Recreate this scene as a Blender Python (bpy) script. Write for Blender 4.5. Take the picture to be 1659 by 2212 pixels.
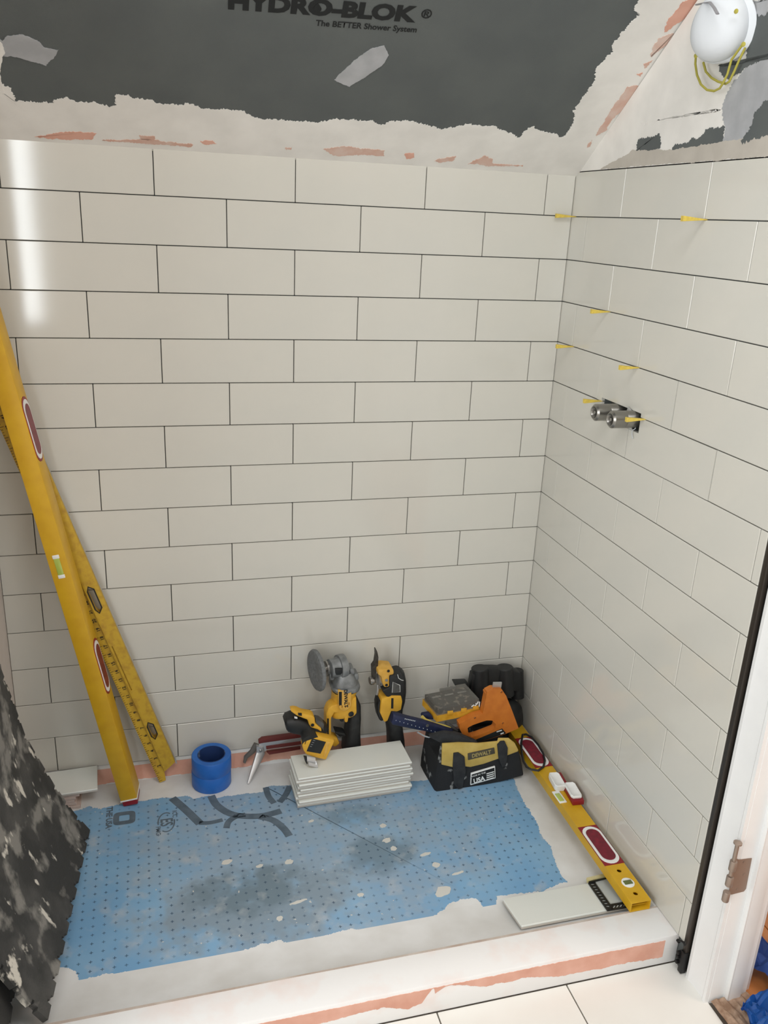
import bpy, bmesh, math, random
from mathutils import Vector, Matrix, Euler, noise as mnoise
random.seed(7)
for o in list(bpy.data.objects): bpy.data.objects.remove(o, do_unlink=True)
scene = bpy.context.scene
COL = scene.collection
# ------------------------------------------------------------------ camera
FPX = 1822.39
CAM = Vector((-.3388, -2.0059, 1.4793))
def _rot(e):
    th = e.length
    return Matrix.Rotation(th, 3, e.normalized())
RM = _rot(Vector((.3392, -.2712, -.0011))) @ Matrix(((1, 0, 0), (0, 0, -1), (0, 1, 0)))
camd = bpy.data.cameras.new('camera'); cam = bpy.data.objects.new('camera', camd); COL.objects.link(cam)
camd.sensor_fit = 'HORIZONTAL'; camd.sensor_width = 36; camd.lens = FPX / 1659 * 36
camd.clip_start = .02; camd.clip_end = 60
mw = Matrix((RM[0], -RM[1], -RM[2])).transposed().to_4x4(); mw.translation = CAM
cam.matrix_world = mw
scene.camera = cam
# ------------------------------------------------------------------ world, lights, exposure
world = bpy.data.worlds.new('world'); scene.world = world; world.use_nodes = True
bg = world.node_tree.nodes['Background']; bg.inputs[0].default_value = (1.0, .93, .85, 1); bg.inputs[1].default_value = .9
def area(name, loc, target, sx, sy, power, col):
    l = bpy.data.lights.new(name, 'AREA'); l.shape = 'RECTANGLE'; l.size = sx; l.size_y = sy; l.energy = power; l.color = col
    o = bpy.data.objects.new(name, l); COL.objects.link(o); o.location = loc
    o.rotation_euler = (Vector(target) - Vector(loc)).to_track_quat('-Z', 'Y').to_euler()
    return o
area('ceiling_lamp_offscreen', (.12, -1.62, 2.38), (.12, -1.6, 0), 1.0, .8, 18, (.985, .99, 1))
area('window_left_offscreen', (-1.77, -2.0, 1.45), (.3, -.6, 1.0), 1.2, 1.2, 34, (.96, .985, 1))
area('next_room_lamp_offscreen', (1.9, -1.9, 2.2), (.78, -.95, .9), .8, .8, 16, (1, .74, .60))
area('window_rear_offscreen', (-.95, -3.14, 1.45), (-.55, 0, 1.45), .13, 1.2, 10, (.9, .96, 1))
vs = scene.view_settings
vs.view_transform = 'Standard'; vs.look = 'None'; vs.exposure = -0.30; vs.gamma = 1.0; vs.use_curve_mapping = False
# ------------------------------------------------------------------ pixel -> point on a real plane
def ray(p):
    return RM.transposed() @ Vector(((p[0] - 829.5) / FPX, (p[1] - 1106) / FPX, 1))
def onax(p, ax, v):
    d = ray(p); return CAM + d * ((v - CAM[ax]) / d[ax])
def F(p, z): return onax(p, 2, z)
def V(p, y): return onax(p, 1, y)
def VX(p, x): return onax(p, 0, x)
def onpl(p, n, q):
    d = ray(p); return CAM + d * ((q - CAM).dot(n) / d.dot(n))
def crop(ox, oy, s):
    return lambda a, b: (ox + a * s, oy + b * s)
c3 = crop(600, 1380, .18083); c4 = crop(840, 1400, .20494); cg = crop(660, 1400, .13261)
cd = crop(600, 1520, .09644); cs = crop(980, 1420, .12055); ca = crop(860, 1420, .12055)
cv = crop(1240, 840, .1085); cm = crop(1460, 0, .11995); cl = crop(1100, 1560, .12055)
ce = crop(1240, 1860, .14467); cw = crop(360, 1540, .19289); cp = crop(220, 1680, .15672)
k1 = crop(0, 0, .5003); k2 = crop(830, 0, .4997); ch = crop(1500, 1800, .18618)
# ------------------------------------------------------------------ materials
def lin(c):
    c = c / 255
    return c / 12.92 if c <= .04045 else ((c + .055) / 1.055) ** 2.4
def rgb(r, g, b): return (lin(r), lin(g), lin(b), 1)
def mat(name, c, rough=.5, metal=0, var=None, vscale=30, bump=0, bscale=200, coat=0, alpha=1, thr=None, spec=.5, detail=4, trans=0):
    """plain principled material; var = second colour mixed in by noise (thr = (lo, hi) of the noise ramp)"""
    m = bpy.data.materials.new(name); m.use_nodes = True
    nt = m.node_tree; N = nt.nodes; L = nt.links; p = N['Principled BSDF']
    p.inputs['Base Color'].default_value = rgb(*c); p.inputs['Roughness'].default_value = rough
    p.inputs['Metallic'].default_value = metal; p.inputs['Coat Weight'].default_value = coat
    p.inputs['Alpha'].default_value = alpha; p.inputs['Specular IOR Level'].default_value = spec
    p.inputs['Transmission Weight'].default_value = trans
    tc = N.new('ShaderNodeTexCoord')
    if var is not None:
        nz = N.new('ShaderNodeTexNoise'); nz.inputs['Scale'].default_value = vscale; nz.inputs['Detail'].default_value = detail
        L.new(tc.outputs['Object'], nz.inputs['Vector'])
        r = N.new('ShaderNodeMapRange'); lo, hi = thr or (.35, .65)
        r.inputs[1].default_value = lo; r.inputs[2].default_value = hi
        L.new(nz.outputs['Fac'], r.inputs[0])
        mx = N.new('ShaderNodeMix'); mx.data_type = 'RGBA'
        mx.inputs[6].default_value = rgb(*c); mx.inputs[7].default_value = rgb(*var)
        L.new(r.outputs[0], mx.inputs[0]); L.new(mx.outputs[2], p.inputs['Base Color'])
    if bump:
        nb = N.new('ShaderNodeTexNoise'); nb.inputs['Scale'].default_value = bscale; nb.inputs['Detail'].default_value = 3
        L.new(tc.outputs['Object'], nb.inputs['Vector'])
        b = N.new('ShaderNodeBump'); b.inputs['Strength'].default_value = bump; b.inputs['Distance'].default_value = .002
        L.new(nb.outputs['Fac'], b.inputs['Height']); L.new(b.outputs['Normal'], p.inputs['Normal'])
    return m
M = {}
M['tile'] = mat('glazed_tile', (213, 211, 202), .09, var=(209, 208, 200), vscale=5, bump=.02, bscale=12, spec=.5)
M['tile_body0'] = mat('loose_tile', (224, 227, 221), .25, var=(220, 223, 217), vscale=6)
M['joint'] = mat('wall_board', (96, 101, 100), .9, var=(90, 95, 95), vscale=20)
M['board'] = mat('foam_board', (96, 101, 100), .85, var=(90, 95, 95), vscale=9, bump=.25, bscale=900)
M['mud'] = mat('joint_compound', (240, 238, 233), .9, var=(230, 228, 223), vscale=14, bump=.12, bscale=60)
M['mudgrey'] = mat('grey_compound', (178, 180, 183), .9, var=(164, 166, 169), vscale=25, bump=.1, bscale=60)
M['pink'] = mat('pink_foam', (228, 180, 162), .9, var=(214, 160, 140), vscale=18, bump=.1, bscale=80)
M['pinkwash'] = mat('pink_through_compound', (220, 196, 184), .9, var=(212, 172, 155), vscale=30)
M['panmud'] = mat('pan_compound', (228, 230, 230), .85, var=(210, 210, 207), vscale=9, bump=.12, bscale=70, thr=(.4, .75))
M['curb'] = mat('curb_compound', (240, 241, 241), .8, var=(238, 224, 219), vscale=11, bump=.12, bscale=60, thr=(.5, .75))
M['print'] = mat('grey_print', (82, 98, 112), .8, var=(98, 114, 128), vscale=40)
M['printdark'] = mat('dark_print', (24, 27, 28), .8)
M['plaster'] = mat('white_plaster', (214, 207, 200), .9, var=(206, 198, 190), vscale=8)
M['ceil'] = mat('ceiling_paint', (228, 226, 220), .9)
M['floortile'] = mat('floor_tile', (236, 236, 231), .35, var=(232, 231, 225), vscale=5)
M['grout'] = mat('floor_grout', (110, 104, 96), .95)
M['bronze'] = mat('bronze_trim', (70, 64, 58), .4, metal=.6)
M['white'] = mat('white_paint', (243, 245, 245), .45, var=(238, 240, 241), vscale=10)
M['wood'] = mat('orange_wood', (196, 128, 70), .4, var=(172, 104, 52), vscale=20)
M['bluetape'] = mat('blue_tape', (34, 100, 186), .45, var=(42, 112, 198), vscale=30, bump=.05)
M['bluepaper'] = mat('blue_paper', (74, 108, 186), .7, var=(58, 90, 168), vscale=14, bump=.1)
M['cardboard'] = mat('torn_cardboard', (222, 196, 172), .95, var=(178, 146, 122), vscale=60, bump=.5, bscale=160)
M['yellow'] = mat('level_yellow', (214, 170, 32), .42, var=(206, 160, 28), vscale=30)
M['yellow_old'] = mat('level_yellow_worn', (200, 164, 46), .5, var=(168, 128, 40), vscale=60, thr=(.45, .8))
M['red'] = mat('level_red', (138, 24, 34), .4)
M['darkred'] = mat('level_grip', (128, 20, 44), .35, var=(104, 18, 38), vscale=90)
M['whitep'] = mat('white_plastic', (238, 240, 238), .35)
M['vial'] = mat('vial_green', (176, 194, 90), .15, coat=.5)
M['vialdark'] = mat('vial_dark', (92, 104, 50), .15, coat=.5)
M['black'] = mat('black_plastic', (26, 28, 29), .5, var=(32, 34, 35), vscale=40)
M['mat'] = mat('rubber_mat', (54, 55, 54), .85, var=(62, 62, 60), vscale=12, bump=.5, bscale=300)
M['toolyel'] = mat('tool_yellow', (230, 178, 58), .5, var=(220, 166, 50), vscale=40)
M['toolyel2'] = mat('tool_yellow_dusty', (226, 178, 84), .6, var=(214, 164, 68), vscale=60)
M['toolblk'] = mat('tool_black', (34, 36, 37), .6, var=(52, 54, 54), vscale=60, thr=(.5, .8))
M['toolgrey'] = mat('tool_grey_rubber', (72, 72, 70), .7, var=(90, 90, 88), vscale=60)
M['alu'] = mat('cast_aluminium', (146, 149, 150), .5, metal=.45, var=(122, 125, 126), vscale=60, bump=.1)
M['disc'] = mat('grinding_cup', (104, 107, 108), .8, var=(124, 127, 128), vscale=160, bump=.5, bscale=500)
M['steel'] = mat('steel', (176, 174, 170), .28, metal=.9)
M['nickel'] = mat('brushed_nickel', (150, 148, 143), .32, metal=.9)
M['silver'] = mat('silver_metal', (196, 197, 198), .35, metal=.7)
M['orange'] = mat('stapler_orange', (206, 122, 44), .5, var=(194, 110, 38), vscale=40)
M['bag'] = mat('bag_cloth', (32, 34, 37), .9, var=(150, 152, 150), vscale=26, thr=(.62, .68), bump=.4, bscale=500)
M['bagplain'] = mat('bag_webbing', (36, 38, 41), .9, var=(48, 50, 52), vscale=60, bump=.3, bscale=700)
M['bagyel'] = mat('bag_yellow_cloth', (204, 178, 100), .85, var=(190, 162, 82), vscale=30, bump=.3, bscale=500)
M['navy'] = mat('navy_rubber', (28, 38, 74), .6, var=(22, 30, 60), vscale=50)
M['speck'] = mat('white_specks', (190, 196, 200), .8)
M['clear'] = mat('clear_lid', (170, 168, 160), .1, alpha=.22)
M['screws'] = mat('dark_screws', (40, 37, 34), .5, var=(108, 100, 88), vscale=70, thr=(.56, .64), detail=2)
M['amber'] = mat('amber_case', (206, 150, 38), .4, var=(220, 170, 60), vscale=60)
M['spacer'] = mat('spacer_yellow', (226, 200, 88), .6, var=(210, 184, 84), vscale=200)
M['maskw'] = mat('mask_cloth', (224, 229, 234), .9, bump=.05, bscale=300)
M['strap'] = mat('strap_yellow', (176, 168, 74), .7)
M['noseclip'] = mat('nose_clip', (158, 158, 164), .5, metal=.4)
M['hinge'] = mat('hinge_nickel', (158, 142, 130), .45, metal=.5)
M['bmetal'] = mat('black_metal', (24, 24, 25), .45, metal=.3)
M['maroon'] = mat('maroon_inlay', (104, 40, 36), .5)
M['splash'] = mat('mortar_splash', (208, 208, 202), .9)

def glaze_over_bisque():
    m = bpy.data.materials.new('glazed_tile_loose'); m.use_nodes = True
    nt = m.node_tree; N = nt.nodes; L = nt.links; p = N['Principled BSDF']; p.inputs['Roughness'].default_value = .25
    tc = N.new('ShaderNodeTexCoord'); sp = N.new('ShaderNodeSeparateXYZ'); L.new(tc.outputs['Object'], sp.inputs[0])
    g = N.new('ShaderNodeMath'); g.operation = 'GREATER_THAN'; L.new(sp.outputs[2], g.inputs[0]); g.inputs[1].default_value = .0012
    mx = N.new('ShaderNodeMix'); mx.data_type = 'RGBA'; L.new(g.outputs[0], mx.inputs[0])
    mx.inputs[6].default_value = rgb(196, 190, 180); mx.inputs[7].default_value = rgb(229, 233, 228)
    L.new(mx.outputs[2], p.inputs['Base Color']); return m
M['tile_body'] = glaze_over_bisque()
def pan_membrane():
    m = bpy.data.materials.new('blue_membrane'); m.use_nodes = True
    nt = m.node_tree; N = nt.nodes; L = nt.links; p = N['Principled BSDF']; p.inputs['Roughness'].default_value = .62
    tc = N.new('ShaderNodeTexCoord'); sp = N.new('ShaderNodeSeparateXYZ'); L.new(tc.outputs['Object'], sp.inputs[0])
    def math_(op, a, b=None, c=None):
        n = N.new('ShaderNodeMath'); n.operation = op
        for i, x in enumerate((a, b, c)):
            if x is None: continue
            if isinstance(x, (int, float)): n.inputs[i].default_value = x
            else: L.new(x, n.inputs[i])
        return n.outputs[0]
    def cell(o, off):
        return math_('ABSOLUTE', math_('SUBTRACT', math_('FRACT', math_('DIVIDE', math_('ADD', o, off), .0233)), .5))
    ax, ay = cell(sp.outputs[0], 10.0), cell(sp.outputs[1], 10.0)
    arm = lambda a, b: math_('MULTIPLY', math_('LESS_THAN', a, .034), math_('LESS_THAN', b, .15))
    cross = math_('MAXIMUM', arm(ax, ay), arm(ay, ax))
    def noise(sc, det=4):
        n = N.new('ShaderNodeTexNoise'); n.inputs['Scale'].default_value = sc; n.inputs['Detail'].default_value = det
        L.new(tc.outputs['Object'], n.inputs['Vector']); return n.outputs['Fac']
    def ramp(x, lo, hi):
        r = N.new('ShaderNodeMapRange'); L.new(x, r.inputs[0]); r.inputs[1].default_value = lo; r.inputs[2].default_value = hi; return r.outputs[0]
    def ell(cx, cy, rx, ry, soft=.5):
        dx = math_('DIVIDE', math_('SUBTRACT', sp.outputs[0], cx), rx); dy = math_('DIVIDE', math_('SUBTRACT', sp.outputs[1], cy), ry)
        d = math_('ADD', math_('POWER', math_('ABSOLUTE', dx), 2.0), math_('POWER', math_('ABSOLUTE', dy), 2.0))
        d = math_('ADD', d, math_('MULTIPLY', math_('SUBTRACT', noise(18, 7), .5), 2.6))
        return ramp(d, 1.0, 1.0 - soft)
    def mixc(f, a, b):
        mx = N.new('ShaderNodeMix'); mx.data_type = 'RGBA'; L.new(f, mx.inputs[0])
        for i, x in ((6, a), (7, b)):
            if isinstance(x, tuple): mx.inputs[i].default_value = x
            else: L.new(x, mx.inputs[i])
        return mx.outputs[2]
    c = mixc(ramp(noise(7), .35, .7), rgb(116, 164, 204), rgb(136, 178, 210))
    # footworn, mortar-dulled middle of the sheet
    c = mixc(math_('MULTIPLY', ell(-.02, -.36, .52, .36, .95), .8), c, rgb(148, 167, 184))
    c = mixc(math_('MULTIPLY', ell(-.15, -.52, .24, .12, .7), .85), c, rgb(132, 150, 164))
    # wet scuffed patches
    c = mixc(math_('MULTIPLY', ell(-.17, -.475, .14, .08, .8), .6), c, rgb(94, 116, 128))
    c = mixc(math_('MULTIPLY', ell(.145, -.425, .11, .07, .8), .62), c, rgb(94, 118, 132))
    c = mixc(math_('MULTIPLY', ell(.11, -.28, .10, .05, .8), .55), c, rgb(100, 126, 142))
    # thin mortar haze and crumbs
    c = mixc(math_('MULTIPLY', ramp(noise(24, 6), .55, .75), .55), c, rgb(186, 192, 196))
    c = mixc(ramp(noise(90, 2), .735, .75), c, rgb(206, 206, 200))
    fade = math_('MULTIPLY', cross, math_('ADD', math_('MULTIPLY', ramp(noise(9), .62, .4), .6), .3))
    c = mixc(fade, c, rgb(34, 66, 92))
    L.new(c, p.inputs['Base Color'])
    return m
M['membrane'] = pan_membrane()

def smeared_mat():
    m = mat('rubber_mat_smeared', (54, 55, 54), .85, bump=.5, bscale=260)
    nt = m.node_tree; N = nt.nodes; L = nt.links; p = N['Principled BSDF']
    tc = [n for n in N if n.type == 'TEX_COORD'][0]
    def layer(base, col, sc, lo, hi, squash):
        mp = N.new('ShaderNodeMapping'); mp.inputs['Scale'].default_value = squash; L.new(tc.outputs['Object'], mp.inputs[0])
        n = N.new('ShaderNodeTexNoise'); n.inputs['Scale'].default_value = sc; n.inputs['Detail'].default_value = 6; L.new(mp.outputs[0], n.inputs['Vector'])
        r = N.new('ShaderNodeMapRange'); r.inputs[1].default_value = lo; r.inputs[2].default_value = hi; L.new(n.outputs['Fac'], r.inputs[0])
        mx = N.new('ShaderNodeMix'); mx.data_type = 'RGBA'; L.new(r.outputs[0], mx.inputs[0])
        if isinstance(base, tuple): mx.inputs[6].default_value = base
        else: L.new(base, mx.inputs[6])
        mx.inputs[7].default_value = col
        return mx.outputs[2]
    a = layer(rgb(54, 55, 54), rgb(84, 84, 82), 10, .45, .7, (1, 1, 1))
    b = layer(a, rgb(134, 133, 128), 13, .53, .62, (1, 1, 1))
    c = layer(b, rgb(212, 209, 199), 22, .615, .655, (1, 1, .55))
    L.new(c, p.inputs['Base Color'])
    return m
M['matsmear'] = smeared_mat()
# ------------------------------------------------------------------ mesh helpers
class MB:
    def __init__(s): s.bm = bmesh.new()
    def box(s, c, d, R=None, bev=0, seg=2):
        t = bmesh.new(); bmesh.ops.create_cube(t, size=1)
        for v in t.verts: v.co = Vector((v.co.x * d[0], v.co.y * d[1], v.co.z * d[2]))
        if bev: bmesh.ops.bevel(t, geom=t.edges[:], offset=bev, segments=seg, affect='EDGES', profile=.5, clamp_overlap=True)
        if R is not None: bmesh.ops.transform(t, matrix=R.to_4x4(), verts=t.verts)
        bmesh.ops.translate(t, vec=Vector(c), verts=t.verts)
        s.add(t); return s
    def add(s, t):
        me = bpy.data.meshes.new('_'); t.to_mesh(me); t.free(); s.bm.from_mesh(me); bpy.data.meshes.remove(me)
    def prism(s, pts, vec, bev=0, seg=2):
        t = bmesh.new(); vec = Vector(vec)
        vs_ = [t.verts.new(p) for p in pts]
        f = t.faces.new(vs_); f.normal_update()
        if f.normal.dot(vec) > 0: f.normal_flip()
        r = bmesh.ops.extrude_face_region(t, geom=[f])
        nv = [e for e in r['geom'] if isinstance(e, bmesh.types.BMVert)]
        bmesh.ops.translate(t, vec=vec, verts=nv)
        if bev:
            ed = [e for e in t.edges if len(e.link_faces) == 2 and e.calc_face_angle(0) > .35]
            bmesh.ops.bevel(t, geom=ed, offset=bev, segments=seg, affect='EDGES', profile=.5, clamp_overlap=True)
        bmesh.ops.recalc_face_normals(t, faces=t.faces)
        s.add(t); return s
    def loft(s, rings, cap=True, closed=False):
        t = bmesh.new(); R = [[t.verts.new(p) for p in r] for r in rings]; n = len(R[0])
        m = len(R)
        for i in range(m if closed else m - 1):
            a, b = R[i], R[(i + 1) % m]
            for j in range(n): t.faces.new((a[j], a[(j + 1) % n], b[(j + 1) % n], b[j]))
        if cap and not closed: t.faces.new(R[0][::-1]); t.faces.new(R[-1])
        bmesh.ops.recalc_face_normals(t, faces=t.faces)
        s.add(t); return s
    def tube(s, path, r, seg=8, closed=False, flat=1.0, up=None):
        P = [Vector(p) for p in path]; n = len(P); rings = []
        ref = Vector(up) if up is not None else None
        for i, p in enumerate(P):
            a = P[(i - 1) % n] if (closed or i > 0) else P[0]
            b = P[(i + 1) % n] if (closed or i < n - 1) else P[-1]
            d = (b - a).normalized()
            if ref is None: ref = Vector((0, 0, 1)) if abs(d.z) < .9 else Vector((1, 0, 0))
            u = ref - d * ref.dot(d)
            if u.length < 1e-5: u = d.orthogonal()
            u.normalize(); w = d.cross(u)
            if up is None: ref = u
            rr = r[i] if isinstance(r, (list, tuple)) else r
            rings.append([p + (u * math.cos(k * 2 * math.pi / seg) * flat + w * math.sin(k * 2 * math.pi / seg)) * rr for k in range(seg)])
        return s.loft(rings, not closed, closed)
    def lathe(s, prof, o, ax, seg=24, cap=True):
        ax = Vector(ax).normalized(); u = ax.orthogonal().normalized(); w = ax.cross(u); o = Vector(o)
        rings = [[o + ax * h + (u * math.cos(k * 2 * math.pi / seg) + w * math.sin(k * 2 * math.pi / seg)) * max(r, 1e-5) for k in range(seg)] for r, h in prof]
        return s.loft(rings, cap)
    def build(s, name, m, parent=None, smooth=.6):
        me = bpy.data.meshes.new(name)
        s.bm.to_mesh(me); s.bm.free()
        if smooth:
            for p in me.polygons: p.use_smooth = True
            me.set_sharp_from_angle(angle=smooth)
        return obj(name, me, m, parent)
def obj(name, me, m, parent=None):
    o = bpy.data.objects.new(name, me); COL.objects.link(o)
    if m is not None:
        me.materials.clear(); me.materials.append(M[m] if isinstance(m, str) else m)
    if parent is not None: adopt(o, parent)
    return o
def wmat(o):
    return o.matrix_basis if o.parent is None else wmat(o.parent) @ o.matrix_parent_inverse @ o.matrix_basis
def adopt(o, parent):
    o.parent = parent; o.matrix_parent_inverse = wmat(parent).inverted()
def tag(o, label=None, cat=None, group=None, kind=None):
    if label: o['label'] = label
    if cat: o['category'] = cat
    if group: o['group'] = group
    if kind: o['kind'] = kind
    return o
def thing(name, label, cat, loc=(0, 0, 0), group=None):
    o = bpy.data.objects.new(name, None); COL.objects.link(o); o.location = loc; o.empty_display_size = .05
    return tag(o, label, cat, group)
def carve(o, cutter):
    """cut real openings into a part"""
    c = cutter.build('_cutter', None, smooth=0); bpy.context.view_layer.update()
    m_ = o.modifiers.new('cut', 'BOOLEAN'); m_.operation = 'DIFFERENCE'; m_.object = c; m_.solver = 'EXACT'; m_.use_self = True
    me = bpy.data.meshes.new_from_object(o.evaluated_get(bpy.context.evaluated_depsgraph_get()))
    o.modifiers.clear(); keep = list(o.data.materials); o.data = me; me.materials.clear()
    for k_ in keep: me.materials.append(k_)
    for p in me.polygons: p.material_index = 0
    me.set_sharp_from_angle(angle=.6); bpy.data.objects.remove(c, do_unlink=True)
def text(name, body, size, o, xd, yd, m, parent, bold=0, align='CENTER', lift=.0004, sx=1.0, spacing=1.0):
    cu = bpy.data.curves.new('_t', 'FONT'); cu.body = body; cu.size = size; cu.align_x = align; cu.align_y = 'CENTER'; cu.offset = bold
    cu.space_line = spacing; cu.resolution_u = 3
    t = bpy.data.objects.new('_t', cu); COL.objects.link(t)
    dg = bpy.context.evaluated_depsgraph_get(); me = bpy.data.meshes.new_from_object(t.evaluated_get(dg))
    bpy.data.objects.remove(t); bpy.data.curves.remove(cu)
    xd = Vector(xd).normalized(); yd = Vector(yd); yd = (yd - xd * yd.dot(xd)).normalized(); n = xd.cross(yd)
    mx = Matrix((xd * sx, yd, n)).transposed().to_4x4(); mx.translation = Vector(o) + n * lift
    me.transform(mx); me.name = name
    return obj(name, me, m, parent)
def rag(pts, amp, step, seed=0, closed=True, keep=None):
    """ragged version of an outline (points on one plane); keep = indices of edges left straight"""
    P = [Vector(p) for p in pts]; n = len(P)
    c = sum(P, Vector()) / n
    nrm = Vector()
    for i in range(n): nrm += (P[i] - c).cross(P[(i + 1) % n] - c)
    nrm.normalize(); out = []
    for i in range(n):
        a, b = P[i], P[(i + 1) % n]; L = (b - a).length; k = max(1, int(L / step)); d = (b - a).normalized() if L else Vector((1, 0, 0))
        side = nrm.cross(d)
        for j in range(k):
            q = a.lerp(b, j / k)
            if not (keep and i in keep):
                h = mnoise.noise(q * 40 + Vector((seed, 0, 0))) + .6 * mnoise.noise(q * 110 + Vector((0, seed, 0))) + .7 * mnoise.noise(q * 330 + Vector((0, 0, seed)))
                q = q + side * (amp * h)
            out.append(q)
    return out
def patch(name, pts, n, t, m, parent, amp=.004, step=.004, seed=0, keep=None):
    """thin ragged-edged coat lying on a plane: outline points, outward normal n, thickness t"""
    n = Vector(n).normalized()
    P = rag(pts, amp, step, seed, keep=keep)
    return MB().prism([p + n * t for p in P], -n * t * 1.05).build(name, m, parent, smooth=0)
def blob(c, u, v, a, b, seed, n=14):
    r = random.Random(seed)
    return [Vector(c) + Vector(u) * math.cos(k * 2 * math.pi / n) * a * r.uniform(.7, 1.1) + Vector(v) * math.sin(k * 2 * math.pi / n) * b * r.uniform(.7, 1.1) for k in range(n)]
# ------------------------------------------------------------------ room constants
XL, XR = -.698, .688          # tile faces of the side walls
Z0 = 1.605; H = .102; L = .3065; G = .0019
ZB = Z0 - 15 * H              # foot of the wall tile
FL = .030                     # pan surface
CT = .075                     # curb top
YC0, YC1 = -.760, -.843       # curb
_tm = {}
def tile_mesh(d, bev=.0009):
    k = tuple(round(x, 5) for x in d)
    if k not in _tm:
        b = MB().box((0, 0, 0), d, bev=bev, seg=1); me = bpy.data.meshes.new('tile'); b.bm.to_mesh(me); b.bm.free(); _tm[k] = me
        me.materials.append(M['tile'])
    return _tm[k]
def put_tile(c, d, parent, tilt=.0016):
    o = bpy.data.objects.new('tile', tile_mesh(d)); COL.objects.link(o)
    o.matrix_basis = Matrix.Translation(c) @ Euler((random.uniform(-tilt, tilt) if d[1] < .02 else 0, random.uniform(-tilt, tilt) if d[0] < .02 else 0, random.uniform(-tilt, tilt))).to_matrix().to_4x4()
    adopt(o, parent); return o
T = .0085
# ------------------------------------------------------------------ back wall
wb = tag(MB().box((-.005, .045, .81), (1.45, .071, 1.62)).build('wall_back', 'joint', smooth=0), kind='structure')
for k in range(1, 16):
    zt, zb = Z0 - H * (k - 1) - G / 2, Z0 - H * k + G / 2
    xs = [L * i + (0 if k % 2 else L / 2) for i in range(-4, 4)]
    xs = [XL] + [x for x in xs if XL + .01 < x < XR - .01] + [XR]
    for a, b in zip(xs, xs[1:]):
        put_tile(Vector(((a + b) / 2, T / 2 + random.uniform(0, .0004), (zt + zb) / 2)), (round(b - a - G, 5), T, round(zt - zb, 5)), wb)
# ------------------------------------------------------------------ right wall with the valve opening
HY0, HY1, HZ0, HZ1 = -.2529, -.4246, 1.0602, 1.1040
YE = -.8645
b = MB()
for y0, y1, z0, z1 in ((.08, HY0, 0, 2.6), (HY1, YE, 0, 2.6), (HY0, HY1, 0, HZ0), (HY0, HY1, HZ1, 2.6)):
    b.box((.7325, (y0 + y1) / 2, (z0 + z1) / 2), (.072, abs(y1 - y0), z1 - z0))
wr = tag(b.build('wall_right', 'joint', smooth=0), kind='structure')
MB().box((.79, (HY0 + HY1) / 2, (HZ0 + HZ1) / 2), (.02, .2, .08)).build('wall_cavity', 'joint', wr, smooth=0)
def yz_poly(sz): return [Vector((XR, -s, z)) for s, z in sz]
for k in range(1, 16):
    zt, zb = Z0 - H * (k - 1) - G / 2, Z0 - H * k + G / 2
    ss = [.2311 + .3065 * j + (0 if k % 2 else -.1532) for j in range(-1, 4)]
    ss = [-.007] + [s for s in ss if .012 < s < -YE - .012] + [-YE]
    for a, c in zip(ss, ss[1:]):
        a2, c2 = a + G / 2, c - G / 2
        h0, h1 = -HY0, -HY1
        if k == 5 and a < h0 < c:
            P = [(a2, zt), (c2, zt), (c2, zb), (h1, zb), (h1, HZ1), (h0, HZ1), (h0, zb), (a2, zb)]
        elif k == 6 and a < h0 < c:
            P = [(a2, zt), (h0, zt), (h0, HZ0), (c2, HZ0), (c2, zb), (a2, zb)]
        elif k == 6 and a < h1 < c:
            P = [(h1, zt), (c2, zt), (c2, zb), (a2, zb), (a2, HZ0), (h1, HZ0)]
        else:
            put_tile(Vector((XR + T / 2 + random.uniform(0, .0004), -(a + c) / 2, (zt + zb) / 2)), (T, round(c - a - G, 5), round(zt - zb, 5)), wr); continue
        MB().prism(yz_poly(P), (T, 0, 0)).build('tile', 'tile', wr, smooth=0)
# ------------------------------------------------------------------ left wall, room shell
tag(MB().box((XL - .03, -.40, 1.2), (.06, .98, 2.5)).build('wall_left', 'plaster', smooth=0), kind='structure')
tag(MB().box((-1.28, -.86, 1.25), (1.12, .06, 2.5)).build('wall_front', 'plaster', smooth=0), kind='structure')
b = MB()
for y0, y1, z0, z1 in ((-.8, -1.38, 0, 2.5), (-2.62, -3.3, 0, 2.5), (-1.38, -2.62, 0, .83), (-1.38, -2.62, 2.07, 2.5)): b.box((-1.84, (y0 + y1) / 2, (z0 + z1) / 2), (.08, abs(y1 - y0), z1 - z0))
tag(b.build('wall_outer', 'plaster', smooth=0), kind='structure')
b = MB()
for y in (-1.39, -2.0, -2.61): b.box((-1.85, y, 1.45), (.05, .04, 1.24))
for z in (.85, 2.05): b.box((-1.85, -2.0, z), (.05, 1.24, .04))
tag(b.build('window_2', 'white', smooth=0), kind='structure')
SY, SM = -.010, .742                         # slope of the ceiling: z = Z0 + SM * (SY - y)
def cz(y): return Z0 + SM * (SY - y)
YT = SY - (2.42 - Z0) / SM
b = MB(); b.prism([Vector((x, y, cz(y) + dz)) for x, y, dz in ((-1.85, .06, 0), (-1.85, YT, 0), (-1.85, YT, .08), (-1.85, .06, .08))], (2.62, 0, 0))
ceil = tag(b.build('ceiling', 'board', smooth=0), kind='structure')
tag(MB().box((-.54, (YT - 3.3) / 2, 2.46), (2.62, 3.3 + YT, .08)).build('ceiling', 'ceil', smooth=0), kind='structure')
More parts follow.
